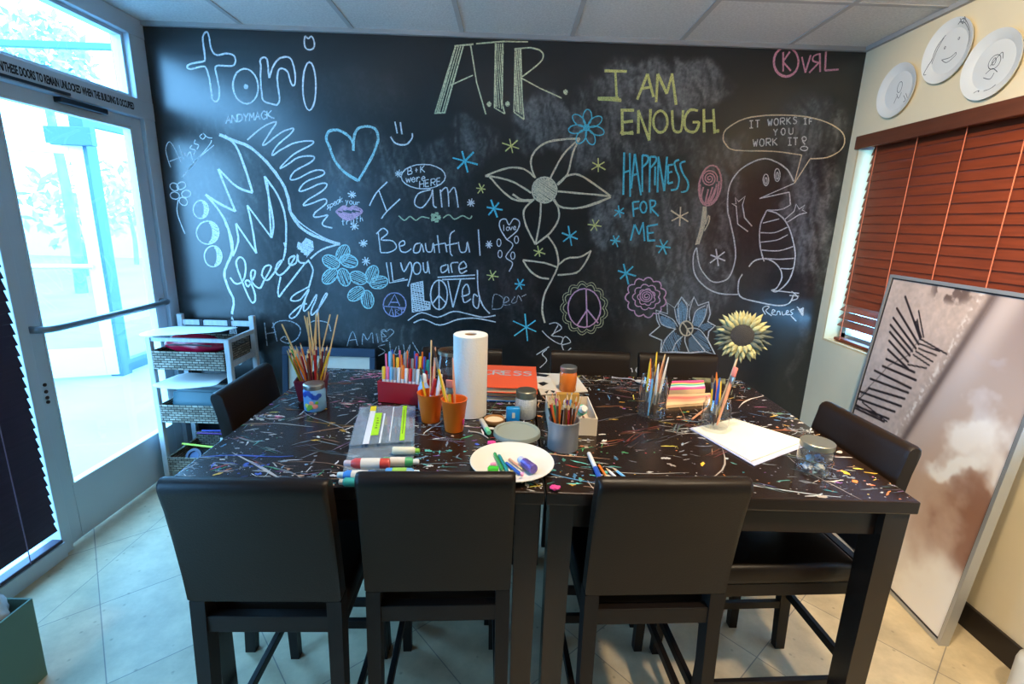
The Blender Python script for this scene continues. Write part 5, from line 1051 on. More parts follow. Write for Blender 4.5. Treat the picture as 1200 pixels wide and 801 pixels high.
# 2 blue flowered jar
def lidjar(name, label, px, py, r, h, body_mats, body_build, lidcol, cat='jar', lidh=.016, rz=0, lid_r=None):
    x, y = T_(px, py); y += r
    t = thing(name, label, cat, (x, y, ZT), rz)
    g = MB(); body_build(g, r, h - lidh); g.build('jar_body', body_mats, t, smooth=40)
    g = MB(); q = lid_r or r * .93; g.lathe([(q, h - lidh - .001), (q + .001, h - lidh + .002), (q + .001, h - .003), (q - .002, h), (q * .86, h + .0006), (.001, h + .0006)], seg=30); g.build('lid', lidcol, t, smooth=35)
    return t
def b_paint(g, r, h):
    g.lathe([(r * .9, 0), (r, .005), (r, h - .008), (r * .9, h)], seg=30, m=0)
    for k, (a, z, rr, m) in enumerate(((-95, .02, .011, 1), (-70, .022, .010, 2), (-115, .024, .009, 3), (-88, .034, .008, 2), (-60, .034, .006, 1), (-108, .012, .008, 1))):
        an = math.radians(a); M = Matrix.Rotation(an, 4, 'Z') @ Matrix.Translation((r - .0015, 0, z)) @ Matrix.Rotation(PI / 2, 4, 'Y'); g.lathe([(rr, 0), (rr * .8, .0025), (.001, .003)], seg=10, M=M, m=m)
    for k in range(7):
        an = math.radians(-130 + k * 14); M = Matrix.Rotation(an, 4, 'Z') @ Matrix.Translation((r - .0015, 0, .06 + .008 * math.sin(k))) @ Matrix.Rotation(PI / 2, 4, 'Y'); g.lathe([(.010, 0), (.008, .0022), (.001, .0025)], seg=10, M=M, m=4)
lidjar('painted_jar', 'small lidded jar painted blue with a bunch of flowers, in front of the maroon cup', 365, 484, .036, .094, [mat('pale_blue_paint', (110, 160, 205), rough=.35), mat('leaf_green_paint', (110, 170, 50), rough=.5), mat('salmon_paint', (226, 140, 120), rough=.5), mat('yellow_paint', (232, 210, 90), rough=.5), mat('royal_blue_paint', (28, 70, 160), rough=.4)], b_paint, tin)
# 3 red box of markers
p1, p2, p3 = Vector(T_(443, 471) + (0,)), Vector(T_(496, 476) + (0,)), None
rz = math.atan2(p2.y - p1.y, p2.x - p1.x); wdt = (p2 - p1).length; dpt = .115
t = thing('marker_box', 'red open box crammed with felt tip markers', 'box', ((p1.x + p2.x) / 2, (p1.y + p2.y) / 2, ZT), rz)
redp = mat('crimson_plastic', (168, 18, 30), rough=.3); hb = .078
g = MB(); e = .003
g.b2((-wdt / 2, 0, 0), (wdt / 2, e, hb), bev=.001); g.b2((-wdt / 2, dpt - e, 0), (wdt / 2, dpt, hb + .035), bev=.001); g.b2((-wdt / 2, e, 0), (-wdt / 2 + e, dpt - e, hb), bev=.001); g.b2((wdt / 2 - e, e, 0), (wdt / 2, dpt - e, hb), bev=.001); g.b2((-wdt / 2 + e, e, 0), (wdt / 2 - e, dpt - e, e)); g.b2((-wdt / 2 + e, dpt * .5, e), (wdt / 2 - e, dpt * .5 + e, hb + .035), bev=.001)
g.build('box_body', redp, t)
R = Matrix.Translation(t.location) @ Matrix.Rotation(rz, 4, 'Z'); rs = random.Random(4)
for r_ in range(2):
    for k in range(11):
        col = rs.choice(['green', 'light blue', 'teal', 'yellow', 'red', 'white', 'purple', 'pink', 'orange', 'navy', 'dark green', 'turquoise', 'white', 'red', 'grey'])
        xx = -wdt / 2 + .017 + k * (wdt - .034) / 10; yy = .014 + r_ * (dpt * .5); L = .125 + rs.uniform(-.01, .02) + .018 * r_; lx = (k - 5) * .0006
        p0 = R @ Vector((xx, yy, .007)); p1_ = R @ Vector((xx + lx, yy + .012, .1))
        stick('marker', col, round(L, 2), p0, p1_, '%s capped marker in the %s row of the red box' % (col, ('front', 'back')[r_]), 'marker', 'markers in the red box')
        if k % 2 == 0:
            c2 = rs.choice(['black', 'white', 'blue', 'pink', 'orange']); p0 = R @ Vector((xx, yy + .031, .007)); p1_ = R @ Vector((xx + lx, yy + .036, .1))
            stick('pencil', c2, .16, p0, p1_, '%s pencil among the markers of the red box' % c2, 'pencil', 'pencils in the red box')
# 4 clear case with paint tubes
q = [Vector(on(2, TZ, *p)[:2]) for p in ((422, 481), (487, 480), (484, 556), (398, 566))]
t = thing('craft_case', 'clear plastic case with lime green label strips', 'case', (0, 0, 0))
def quad(z, u0, u1, v0, v1):
    f = lambda u, v: (q[0] * (1 - u) + q[1] * u) * (1 - v) + (q[3] * (1 - u) + q[2] * u) * v
    return [(*f(u, v), z) for u, v in ((u0, v0), (u1, v0), (u1, v1), (u0, v1))]
def slab(g, z0, z1, u0, u1, v0, v1, m=0):
    g.add(quad(z0, u0, u1, v0, v1) + quad(z1, u0, u1, v0, v1), [[0, 1, 2, 3], [7, 6, 5, 4], [0, 4, 5, 1], [1, 5, 6, 2], [2, 6, 7, 3], [3, 7, 4, 0]], m=m)
clear = glassmat('clear_plastic', tint=(.80, .88, .93), gloss=1.6, rough=.06, haze=.16, hazecol=(.75, .82, .88))
g = MB(); slab(g, ZT, ZT + .002, 0, 1, 0, 1); slab(g, ZT + .002, ZT + .012, 0, .025, 0, .62); slab(g, ZT + .002, ZT + .012, .975, 1, 0, .62); slab(g, ZT + .002, ZT + .012, .025, .975, 0, .03)
for u in (.22, .45, .72): slab(g, ZT + .002, ZT + .012, u - .008, u + .008, .03, .62)
g.build('case_body', clear, t)
g = MB(); slab(g, ZT + .012, ZT + .0135, 0, 1, 0, .62); g.build('case_lid', clear, t)
g = MB(); z = ZT + .0137; slab(g, z, z + .0004, .30, .42, .13, .50); slab(g, z, z + .0004, .77, .845, .0, .60); g.build('label_strip', mat('lime_label', (176, 232, 30), rough=.5), t)
g = MB(); slab(g, z, z + .0004, .205, .30, .06, .62); slab(g, z, z + .0004, .45, .48, .14, .62); slab(g, z, z + .0004, .60, .62, .02, .6); g.build('paper_strip', mat('white_strip', (226, 230, 234), rough=.5), t)
g = MB(); slab(g, z + .0005, z + .0010, .20, .30, .0, .09); g.build('round_sticker', mat('yellow_sticker', (240, 220, 40), rough=.5), t)
g = MB()
for k in range(5): slab(g, z + .0005, z + .0007, .345 + .01 * (k % 2), .375 + .008 * (k % 3), .22 + k * .04, .235 + k * .04)
slab(g, z + .0005, z + .0007, .80, .812, .08, .5); g.build('print_marks', mat('grey_green_ink', (70, 96, 30), rough=.6), t)
def lying_tube(px, py, L, r, rz, body, cap, label, lab=None, dz=0):
    p = on(2, ZT + .0022 + r + dz, px, py)
    t = thing('paint_bottle', label, 'bottle', p + Vector((0, 0, .0008)), rz, 'paint bottles lying on the clear case'); M = Matrix.Rotation(PI / 2, 4, 'Y')
    g = MB(); g.lathe([(r * .9, -L / 2), (r, -L / 2 + .004), (r, L * .26), (r * .62, L * .34)], seg=20, M=M); g.build('bottle_body', body, t, smooth=40)
    g = MB(); g.lathe([(r * .62, L * .34), (r * .62, L * .48), (r * .5, L * .5)], seg=16, M=M); g.build('cap', cap, t, smooth=40)
    if lab: g = MB(); g.lathe([(r + .0005, -L * .3), (r + .0005, L * .12)], seg=20, M=M, caps=False); g.build('paper_label', lab, t, smooth=60)
    return t
cap_c = mat('clear_cap', (214, 190, 190), rough=.25); wl = mat('white_label', (228, 220, 206), rough=.6)
lying_tube(430, 543, .115, .0135, PI + .05, cmat('red_paint_bottle', (206, 70, 60)), cap_c, 'red bodied paint bottle lying at the near end of the clear case', wl, .012)
lying_tube(470, 541, .095, .012, .05, cmat('green_paint_bottle', (70, 170, 110)), mat('white_cap', (226, 228, 226)), 'green bodied paint bottle lying beside the red one', wl)
lying_tube(418, 557, .095, .0125, PI + .02, cmat('blue_paint_bottle', (60, 130, 210)), mat('pale_cap', (190, 216, 220)), 'blue bodied paint bottle lying just below the red one', wl)
lying_tube(472, 554, .085, .0125, .03, cmat('sky_paint_bottle', (90, 160, 220)), mat('white_cap2', (214, 228, 230)), 'sky blue paint bottle with a green printed label lying nearest the stool', mat('green_label', (150, 200, 80), rough=.6))
lying_tube(476, 528, .075, .011, .05, cmat('cream_paint_bottle', (226, 222, 196)), mat('lime_cap', (150, 200, 60)), 'cream paint bottle lying furthest up the clear case', None)
lying_tube(412, 565, .06, .011, PI, cmat('teal_paint_bottle', (60, 170, 160)), mat('cream_cap', (214, 200, 180)), 'teal paint bottle with a cream cap at the case corner', None)
# 5 two orange cups
opl = mat('orange_plastic', (244, 110, 20), rough=.35, spec=.5)
def cup(px, py, r0, r1, h, label):
    x, y = T_(px, py); y += r0
    t = thing('plastic_cup', label, 'cup', (x, y, ZT), 0, 'orange cups')
    g = MB(); g.lathe([(.001, .002), (r0 * .92, .002), (r0, .0), (r1, h - .002), (r1 + .0015, h), (r1 - .002, h), (r0 - .003, .005), (.001, .005)], seg=32, caps=False); g.build('cup_body', opl, t, smooth=40); return t, x, y
t, x, y = cup(503, 497, .030, .042, .098, 'orange plastic cup holding brushes, touching the red marker box side')
bundle(x, y, ZT + .006, ZT + .098, .026, .038, [('wooden_skewer', '', .26, 100, .25), ('brush_handle', 'peach', .24, 60, .4), ('paintbrush', 'yellow', .17, 150, 1), ('marker', 'white', .15, 40, .8), ('marker', 'red', .15, 30, .5), ('pencil', 'white', .16, 20, .9), ('flat_brush', 'white', .16, 90, .7), ('brush_handle', 'dark green', .17, 170, .9)], 'the orange cup nearer the red box', 'brushes in the orange cups', 3)
t, x, y = cup(531, 508, .029, .040, .104, 'orange plastic cup with a magenta mark, nearest the paper towel roll')
g = MB(); g.box((.0335, -.018, .036), (.004, .012, .016), M=Matrix.Rotation(-.1, 4, 'Z'), bev=.001); g.build('magenta_mark', mat('magenta_paint', (206, 20, 110), rough=.5), t)
bundle(x, y, ZT + .006, ZT + .104, .025, .036, [('paintbrush', 'yellow', .27, 172, 1), ('brush_handle', 'peach', .22, 168, .85), ('flat_brush', 'yellow', .17, 180, .95), ('wooden_skewer', '', .2, 160, .9)], 'the orange cup with the magenta mark', 'brushes in the orange cups', 4)
# pale bottle behind the orange cup
x, y = T_(496, 484); t = thing('paint_bottle', 'pale blue bottle tucked between the red box and the orange cups', 'bottle', (x - .003, y + .033, ZT))
g = MB(); g.lathe([(.018, 0), (.02, .004), (.02, .08), (.012, .095), (.010, .10)], seg=20); g.build('bottle_body', mat('pale_blue_plastic', (150, 180, 220), rough=.3), t, smooth=40)
g = MB(); g.lathe([(.011, .10), (.010, .125), (.006, .13)], seg=14); g.build('cap', MATS['white_cap'], t, smooth=40)
# 6 paper towel roll
x, y = T_(549, 492); r = .057; y += r
t = thing('paper_towel_roll', 'white paper towel roll standing upright', 'paper towel', (x, y, ZT)); H = .280
tow = mat('quilted_paper', (236, 230, 218), rough=.9, spec=.1, bump=.35, bscale=150)
g = MB(); g.lathe([(.021, 0), (r - .002, 0), (r, .002), (r, H - .002), (r - .002, H), (.021, H), (.021, 0)], seg=48, caps=False); g.tube([(r * math.cos(a) + .0006 * k, r * math.sin(a), z) for k, (a, z) in enumerate(((2.6, .002), (2.6, H - .002)))], .0012, 6); g.build('paper_roll', tow, t, smooth=40)
g = MB(); g.lathe([(.021, 0), (.021, H - .003), (.0195, H - .003), (.0195, 0)], seg=32, caps=False); g.lathe([(.0195, .08), (.001, .08)], seg=24, caps=False); g.build('cardboard_core', mat('cardboard', (170, 130, 86), rough=.9), t, smooth=40)
# 7 big glass jar behind the roll
x, y = T_(530, 466); r = .058; y += r
t = thing('glass_jar', 'wide open glass jar of murky water behind the paper towel roll', 'jar', (x - .004, y, ZT))
g = MB(); g.lathe([(.001, .003), (r * .85, .003), (r * .95, 0), (r, .01), (r, .125), (r * .93, .14), (r * .93, .165), (r * .90, .165), (r * .90, .14), (r * .97, .124), (r * .97, .012), (.001, .006)], seg=36, caps=False); g.build('jar_body', jarglass, t, smooth=40)
g = MB(); g.lathe([(r * .93 + .001, .155), (r * .93 + .003, .157), (r * .93 + .003, .168), (r * .90, .169), (r * .90, .155)], seg=36, caps=False); g.build('rim', mat('pewter_rim', (150, 140, 120), rough=.3, metal=.8), t, smooth=40)
g = MB(); g.lathe([(.001, .007), (r * .95, .012), (r * .95, .085), (.001, .085)], seg=32, caps=False); g.build('water', mat('murky_water', (62, 58, 60), rough=.1), t, smooth=40)
# 8 stack of books
def book(name, label, c, rz, sx, sy, z0, th, cov, pages=True, title=None):
    t = thing(name, label, 'book', (c[0], c[1], z0), rz, 'stacked books behind the jars')
    g = MB(); g.b2((-sx / 2, -sy / 2, 0), (sx / 2, sy / 2, .003), bev=.0008); g.b2((-sx / 2, -sy / 2, th - .003), (sx / 2, sy / 2, th), bev=.0008); g.b2((-sx / 2, -sy / 2, .003), (-sx / 2 + .004, sy / 2, th - .003)); g.build('cover', cov, t)
    g = MB(); g.b2((-sx / 2 + .004, -sy / 2 + .004, .0032), (sx / 2 - .005, sy / 2 - .004, th - .0032)); g.build('pages', mat('book_pages', (226, 208, 176), rough=.9, var=.1, vscale=40, stretch=(.1, .1, 40)), t)
    return t
bc = Vector(T_(590, 455)); bc = Vector((.0, 1.86)); rzb = -.03
book('book', 'blue book at the bottom of the stack beside the towel roll', (-.005, 1.84), rzb + .02, .20, .27, ZT, .020, cmat('blue_cover', (36, 110, 190)))
book('book', 'tan book in the middle of the stack beside the towel roll', (.005, 1.835), rzb, .205, .265, ZT + .0205, .014, cmat('tan_cover', (176, 130, 90)))
ob = book('book', 'orange book with silvery script on top of the stack beside the towel roll', (.01, 1.84), rzb, .225, .285, ZT + .035, .022, cmat('orange_cover', (232, 92, 52), rough=.5))
g = MB()
def flat_strokes(g, strokes, w, z, M=None):
    for pts in strokes:
        P = smooth_pts([(a, b, 0) for a, b in pts], 4)
        for k in range(len(P) - 1):
            d = P[k + 1] - P[k]
            if d.length < 1e-7: continue
            nn = Vector((-d.y, d.x, 0)).normalized() * w; e_ = d.normalized() * w * .4
            g.add([(p.x, p.y, z + 2e-7 * k) for p in (P[k] - nn - e_, P[k + 1] - nn + e_, P[k + 1] + nn + e_, P[k] + nn - e_)], [[0, 1, 2, 3]], M)
def script(word, x, y, h, adv):
    out = []
    for ch in word:
        for s in FONT[ch]: out.append([(x + px * .62 * h, y + py * h) for px, py in s])
        x += adv
    return out
flat_strokes(g, script('CRESS', -.100, .01, .055, .040), .0042, .0223); g.build('title_lettering', mat('silver_script', (176, 182, 186), rough=.4), ob)
# 9 white textured jar, sharpener, lids, chalk
def b_white(g, r, h): g.lathe([(r * .9, 0), (r, .006), (r, h - .012), (r * .94, h)], seg=32)
lidjar('white_jar', 'white dotted jar with a dull metal lid beside the stacked books', 616, 493, .036, .097, mat('dotted_white', (214, 210, 200), rough=.5, bump=1.0, bscale=180), b_white, mat('aged_tin', (132, 130, 116), rough=.35, metal=.8), lidh=.026)
x, y = T_(604, 495); t = thing('pencil_sharpener', 'bright blue pencil sharpener in front of the white dotted jar', 'sharpener', (x - .009, y + .004, ZT), .05)
g = MB(); g.box((0, 0, .026), (.046, .024, .052), bev=.006, seg=3); g.build('sharpener_body', mat('cyan_plastic', (20, 140, 205), rough=.35), t, smooth=50)
g = MB(); g.b2((-.004, -.0135, .018), (.006, -.0115, .036), bev=.0005); g.build('window_slot', mat('pale_slot', (200, 196, 180), rough=.5), t)
def disc_lid(name, label, px, py, r, h, m, inner=None, cat='lid'):
    x, y = T_(px, py); y += r; t = thing(name, label, cat, (x, y, ZT))
    g = MB(); g.lathe([(.001, 0), (r, 0), (r + .001, .002), (r, h), (r - .003, h), (r - .004, .004), (.001, .004)], seg=40, caps=False); g.build('lid_rim', m, t, smooth=40)
    if inner: g = MB(); g.lathe([(r - .005, .0045), (r - .005, .0065), (.001, .0065)], seg=36); g.build('lid_liner', inner, t, smooth=40)
    return t
disc_lid('jar_lid', 'upturned tan jar lid beside the towel roll', 579, 499, .034, .012, mat('tan_tin', (190, 140, 90), rough=.4, metal=.3), mat('cream_liner', (236, 214, 180), rough=.6))
x, y = T_(606, 521); r = .073; y += r; t = thing('tub_lid', 'sage grey round tub lid behind the white plate', 'lid', (x, y, ZT))
g = MB(); g.lathe([(.001, .010), (r * .84, .010), (r * .87, .014), (r * .97, .014), (r, .011), (r + .001, 0), (r - .002, 0), (r - .003, .008), (.001, .008)], seg=48, caps=False); g.build('lid_disc', mat('sage_lid', (150, 158, 146), rough=.5), t, smooth=40)
p0, p1 = on(2, ZT + .0085, 564, 492), on(2, ZT + .0085, 573, 507)
t = thing('glue_stick', 'white stick with a mint green end lying beside the jar lid', 'glue stick', p0); M = frame_to((0, 0, 0), p1 - p0); L = (p1 - p0).length
g = MB(); g.lathe([(.0075, 0), (.0085, .003), (.0085, L * .72)], seg=16, M=M); g.build('barrel', mat('white_barrel', (206, 204, 196), rough=.5), t, smooth=40)
g = MB(); g.lathe([(.0082, L * .72), (.0082, L - .003), (.0065, L)], seg=16, M=M); g.build('cap', mat('mint_cap', (120, 214, 160), rough=.4), t, smooth=40)
def lying(kind, col, px0, py0, px1, py1, label, cat, z=None, group=None, r=.0037):
    zz = (z if z is not None else ZT) + r; a, b = on(2, zz, px0, py0), on(2, zz, px1, py1); return stick(kind, col, round((b - a).length, 3), a, b, label, cat, group)
# 10 white plate with crayons
x, y = T_(600, 572); r = .113; y += r; PXc, PYc = x, y
t = tag((lambda g: g.build('plate', mat('ivory_plate', (232, 226, 212), rough=.45), smooth=35))(MB().lathe([(.001, .003), (r * .66, .003), (r * .72, .006), (r * .95, .0165), (r, .018), (r + .001, .016), (r * .74, .0035), (r * .68, 0), (.001, 0)], seg=56, M=Matrix.Translation((x, y, ZT)), caps=False)), 'large white round plate holding loose markers and a glitter vial', 'plate')
zp = ZT + .0034
def pl(kind, col, a, b, lab, cat, r=.0037, z=zp, grp='loose things on the white plate'): return lying(kind, col, *a, *b, lab, cat, z, grp, r)
pk_ = K(545, 505, 10.68)
def chip(name, label, pts, z, th, m, cat='crayon'):
    P = [on(2, z, *pk_(p)) for p in pts]; g = MB(); n = len(P); g.add([(p.x, p.y, z) for p in P] + [(p.x, p.y, z + th) for p in P], [list(range(n)), list(range(n, 2 * n))] + [[i, (i + 1) % n, n + (i + 1) % n, n + i] for i in range(n)])
    return tag(g.build(name, m), label, cat, 'loose things on the white plate')
pl('slim_marker', 'green', pk_((370, 275)), pk_((465, 480)), 'dark green marker pointing away on the white plate', 'marker', .0050)
pl('slim_marker', 'teal', pk_((425, 300)), pk_((530, 495)), 'teal marker lying beside the dark green one on the plate', 'marker', .0050)
pl('slim_marker', 'blue', pk_((515, 395)), pk_((690, 535)), 'blue marker in the middle of the white plate', 'marker', .0050)
pl('colored_pencil', 'peach', pk_((555, 350)), pk_((735, 490)), 'tan pencil between the blue marker and the vial', 'pencil', .004)
chip('crayon', 'bright green crayon piece on the plate', [(280, 488), (305, 460), (420, 472), (415, 500), (292, 510)], zp + .005, .008, cmat('bright_green_wax', (60, 190, 50)))
chip('eraser', 'pink eraser piece on the plate behind the green crayon', [(315, 438), (330, 425), (385, 420), (388, 444), (335, 448)], zp, .008, cmat('pink_rubber', (236, 150, 180)), 'eraser')
chip('crayon', 'yellow crayon tip at the stool edge of the plate', [(500, 540), (595, 520), (600, 550), (510, 562)], zp + .003, .007, cmat('yellow_wax', (236, 220, 90)))
chip('chalk_piece', 'pale pink chalk piece near the plate rim', [(690, 545), (735, 538), (730, 565), (700, 572)], zp + .009, .007, cmat('pink_wax', (240, 160, 200)), 'chalk')
pa, pb_ = on(2, zp + .0145, *pk_((690, 350))), on(2, zp + .0155, *pk_((862, 478)))
t = thing('glitter_vial', 'purple glitter vial with a clear cap lying on the white plate', 'vial', pa, 0, 'loose things on the white plate'); L = (pb_ - pa).length; M = frame_to((0, 0, 0), pb_ - pa)
g = MB(); g.lathe([(.0125, .02), (.013, .022), (.013, L - .002), (.0115, L)], seg=20, M=M); g.build('vial_body', mat('purple_glitter', (110, 92, 170), rough=.3, metal=.4, var=.5, vscale=300), t, smooth=40)
g = MB(); g.lathe([(.0095, 0), (.0105, .003), (.0105, .02)], seg=16, M=M); g.build('cap', mat('lilac_cap', (206, 206, 228), rough=.3), t, smooth=40)
# crumpled candy wrappers beside the plate
for (px, py, col, lab, nm) in ((576, 521, (226, 60, 140), 'hot pink scrap between the glue stick and the plate', 'paper_scrap'), (650, 574, (200, 60, 60), 'red and white scrap just right of the plate', 'paper_scrap')):
    p = on(2, ZT, px, py); o = crumple(nm, (0, 0, .006), .011, .35, cmat('scrap_' + str(col[1]), col, rough=.6), None, px, (1.1, .8, .45)); o.location = p + Vector((0, 0, .001)); tag(o, lab, 'scrap')
# 11 grey tin of coloured pencils
x, y = T_(661, 532); r = .045; y += r
t = thing('pencil_tin', 'grey tin cup packed with coloured pencils in front of the cream box', 'cup', (x, y, ZT)); h = .088
g = MB(); g.lathe([(.001, .003), (r * .95, .003), (r, 0), (r, h - .002), (r + .002, h), (r - .001, h + .001), (r - .003, h - .003), (r - .003, .005), (.001, .005)], seg=36, caps=False); g.build('tin_body', mat('galvanised_tin', (150, 154, 158), rough=.4, metal=.5), t, smooth=40)
its = []
for k, (c_, az) in enumerate((('black', 200), ('green', 215), ('yellow', 232), ('orange', 150), ('orange', 168), ('brown', 240), ('maroon', 252), ('brown', 262), ('red', 272), ('brown', 285), ('orange', 298), ('brown', 312), ('red', 190), ('pink', 130), ('white', 90), ('light blue', 60), ('orange', 110), ('peach', 325), ('black', 268), ('orange', 345), ('purple', 70))): its.append(('colored_pencil', c_, (.150, .160, .140, .155)[k % 4], az, (.95, .75, .5, .85)[k % 4]))
its.append(('marker', 'green', .155, 95, .2)); its.append(('marker', 'white', .15, 60, .6))
bundle(x, y, ZT + .006, ZT + h, .038, .043, its, 'the grey tin cup', 'pencils in the grey tin cup', 8)
# 12 cream box with tubes
p1, p2, p3 = [Vector(on(2, TZ, *p)) for p in ((664, 510), (699, 511), (692, 462))]
rz = math.atan2(p2.y - p1.y, p2.x - p1.x); bw = (p2 - p1).length + .055; bd = .20; hb = .058
t = thing('cream_box', 'open cream cardboard box holding a glue bottle behind the grey tin', 'box', (p2.x - bw / 2, p2.y, ZT), rz)
g = MB(); e = .003
g.b2((-bw / 2, 0, 0), (bw / 2, e, hb)); g.b2((-bw / 2, bd - e, 0), (bw / 2, bd, hb)); g.b2((-bw / 2, e, 0), (-bw / 2 + e, bd - e, hb)); g.b2((bw / 2 - e, e, 0), (bw / 2, bd - e, hb)); g.b2((-bw / 2 + e, e, 0), (bw / 2 - e, bd - e, e)); g.build('box_body', mat('cream_card', (220, 206, 184), rough=.8), t)
R = Matrix.Translation(t.location) @ Matrix.Rotation(rz, 4, 'Z')
t = thing('glue_bottle', 'white bottle with a green band leaning out of the cream box', 'bottle', R @ Vector((.012, .10, .030)), rz); M = frame_to((0, 0, 0), (.02, -.11, .066))
g = MB(); g.lathe([(.016, -.01), (.018, -.006), (.018, .07), (.014, .078)], seg=20, M=M); g.build('bottle_body', mat('pale_bottle', (214, 206, 190), rough=.4), t, smooth=40)
g = MB(); g.lathe([(.0165, .078), (.0165, .098)], seg=18, M=M); g.build('green_band', mat('sea_green_band', (60, 180, 140), rough=.4), t, smooth=40)
g = MB(); g.lathe([(.013, .098), (.012, .116), (.009, .120)], seg=18, M=M); g.build('cap', MATS['cloudy_plastic'], t, smooth=40)
for k, (a, b, c_, lab) in enumerate((((-.04, .03, .010), (-.03, .16, .05), 'orange', 'orange pencil lying in the cream box'), ((-.022, .04, .012), (-.012, .16, .055), 'white', 'white pencil lying in the cream box'), ((.050, .15, .010), (.054, .04, .013), 'brown', 'brown pencil lying in the cream box'))):
    A_, B_ = R @ Vector(a), R @ Vector(b); stick('pencil', c_, round((B_ - A_).length, 3), A_, B_, lab, 'pencil', 'pencils in the cream box')
tag(MB().b2((-.040, .172, .004), (.040, .192, .075), M=R @ Matrix.Rotation(0, 4, 'Z'), bev=.001).build('ochre_card', mat('ochre_card', (176, 130, 50), rough=.7)), 'ochre cardboard pack at the back of the cream box', 'pack')
# 13 magazine
z = ZT
for k, (pts, m, lab) in enumerate((([(622, 436), (634, 463), (689, 459), (672, 434)], mat('magazine_paper', (222, 216, 204), rough=.5), 'open cream magazine with black printing under the orange paint jar'), ([(622, 434), (629, 455), (652, 458), (645, 443)], mat('white_print', (230, 230, 226), rough=.4), 'white leaflet lying on the magazine beside the orange paint jar'))):
    P = [on(2, z, *p) for p in pts]; P = [Vector((p.x, min(p.y, TY1 - .004), p.z)) for p in P]; g = MB(); n = len(P); th = .004 if k == 0 else .0015
    g.add([(p.x, p.y, z) for p in P] + [(p.x, p.y, z + th) for p in P], [[3, 2, 1, 0], [4, 5, 6, 7]] + [[i, (i + 1) % 4, 4 + (i + 1) % 4, 4 + i] for i in range(4)])
    o = tag(g.build('magazine' if k == 0 else 'leaflet', m), lab, 'magazine' if k == 0 else 'leaflet')
    g = MB(); zz = z + th + .0003
    if k == 0: shp = [[(654, 436), (660, 441), (664, 436)], [(638, 459), (641, 461), (643, 457)], [(645, 458), (649, 460.5), (651, 457), (648, 456)]]
    else: shp = [[(625, 436.5), (627, 440), (640, 441.5), (644, 439)], [(630, 448.5), (636, 452), (643, 449), (637, 447)]]
    for s in shp:
        Q = [on(2, zz, *p) for p in s]; g.add([tuple(p) for p in Q], [list(range(len(Q)))])
    g.build('printed_marks', ink, o); z += th + .0006
# 14 orange paint jar, on the magazine
def b_or(g, r, h): g.lathe([(r * .92, 0), (r, .005), (r, h - .010), (r * .9, h)], seg=32)
oj = lidjar('paint_jar', 'jar of orange paint with a silver lid standing on the magazine', 666, 462, .034, .100, mat('orange_paint_glass', (240, 130, 50), rough=.12, coat=.5), b_or, tin, lidh=.020); oj.location.z = ZT + .0042
# 15 spoon
p = on(2, ZT, 752, 449); t = thing('spoon', 'metal spoon lying behind the first brush jar', 'spoon', (p.x, p.y, ZT), -.5)
g = MB(); g.lathe([(.001, .002), (.012, .003), (.020, .008), (.0205, .0085), (.0205, .0078), (.013, .001), (.001, 0)], seg=24, M=Matrix.Diagonal((1.45, 1, 1, 1)), caps=False); g.build('bowl', mat('bright_steel', (196, 200, 206), rough=.3, metal=.3), t, smooth=50)
g = MB(); g.tube(smooth_pts([(-.028, 0, .0075), (-.05, 0, .012), (-.09, .0, .006), (-.13, 0, .004)], 4), [.0022] * 12 + [.004], 8); g.build('handle', MATS['bright_steel'], t, smooth=60)
# 16 / 18 mason jars of brushes
def mason(px, py, r, h, label):
    x, y = T_(px, py); y += r; t = thing('mason_jar', label, 'jar', (x, y, ZT), 0, 'open glass jars of brushes')
    g = MB(); g.lathe([(.001, .004), (r * .82, .003), (r * .90, 0), (r, .008), (r, h * .76), (r * .86, h * .87), (r * .86, h - .002), (r * .83, h), (r * .81, h - .002), (r * .81, h * .87), (r * .95, h * .755), (r * .95, .012), (.001, .008)], seg=36, caps=False); g.build('jar_body', jarglass, t, smooth=45)
    g = MB(); g.lathe([(r * .86, h * .895), (r * .91, h * .90), (r * .91, h * .915), (r * .86, h * .92)], seg=36, caps=False); g.build('thread_ring', jarglass, t, smooth=40)
    return x, y, r
x, y, r = mason(767, 495, .0485, .150, 'taller open glass jar crammed with paintbrushes beside the striped notebooks')
its = [('brush_handle', c_, L, az, ln) for c_, L, az, ln in (('peach', .20, 30, .9), ('yellow', .215, 60, .6), ('white', .205, 10, 1), ('orange', .19, 120, .7), ('brown', .185, 90, .4), ('peach', .195, 350, .9), ('white', .185, 330, .8), ('yellow', .19, 200, .5), ('grey', .18, 300, .6))] + [('paintbrush', c_, L, az, ln) for c_, L, az, ln in (('light blue', .18, 160, .8), ('orange', .19, 175, 1), ('navy', .18, 190, .9), ('brown', .175, 240, .6), ('turquoise', .18, 20, .95), ('white', .175, 270, .9), ('yellow', .18, 80, .9))] + [('flat_brush', 'orange', .205, 165, .95), ('wooden_skewer', '', .215, 40, .8)]
bundle(x, y, ZT + .015, ZT + .140, .038, .0345, its, 'the taller glass jar', 'brushes in the taller glass jar', 12)
zpap = ZT + .0058
x, y, r = mason(843, 511, .044, .108, 'shorter glass jar with a sunflower and brushes standing on the white papers')
bpy.data.objects['mason_jar.001'].location.z = zpap
its = [('flat_brush', 'peach', .20, 35, 1), ('brush_handle', 'orange', .17, 10, 1), ('brush_handle', 'navy', .15, 170, .5), ('brush_handle', 'blue', .165, 185, .55), ('paintbrush', 'yellow', .16, 20, .8), ('brush_handle', 'brown', .15, 30, .6), ('pencil', 'yellow', .14, 0, .9)]
fc = on(1, y + .03, 870, 393); sb0 = Vector((x - .004, y + .008, zpap + .012)); sb1 = on(1, y + .012, 861, 428)
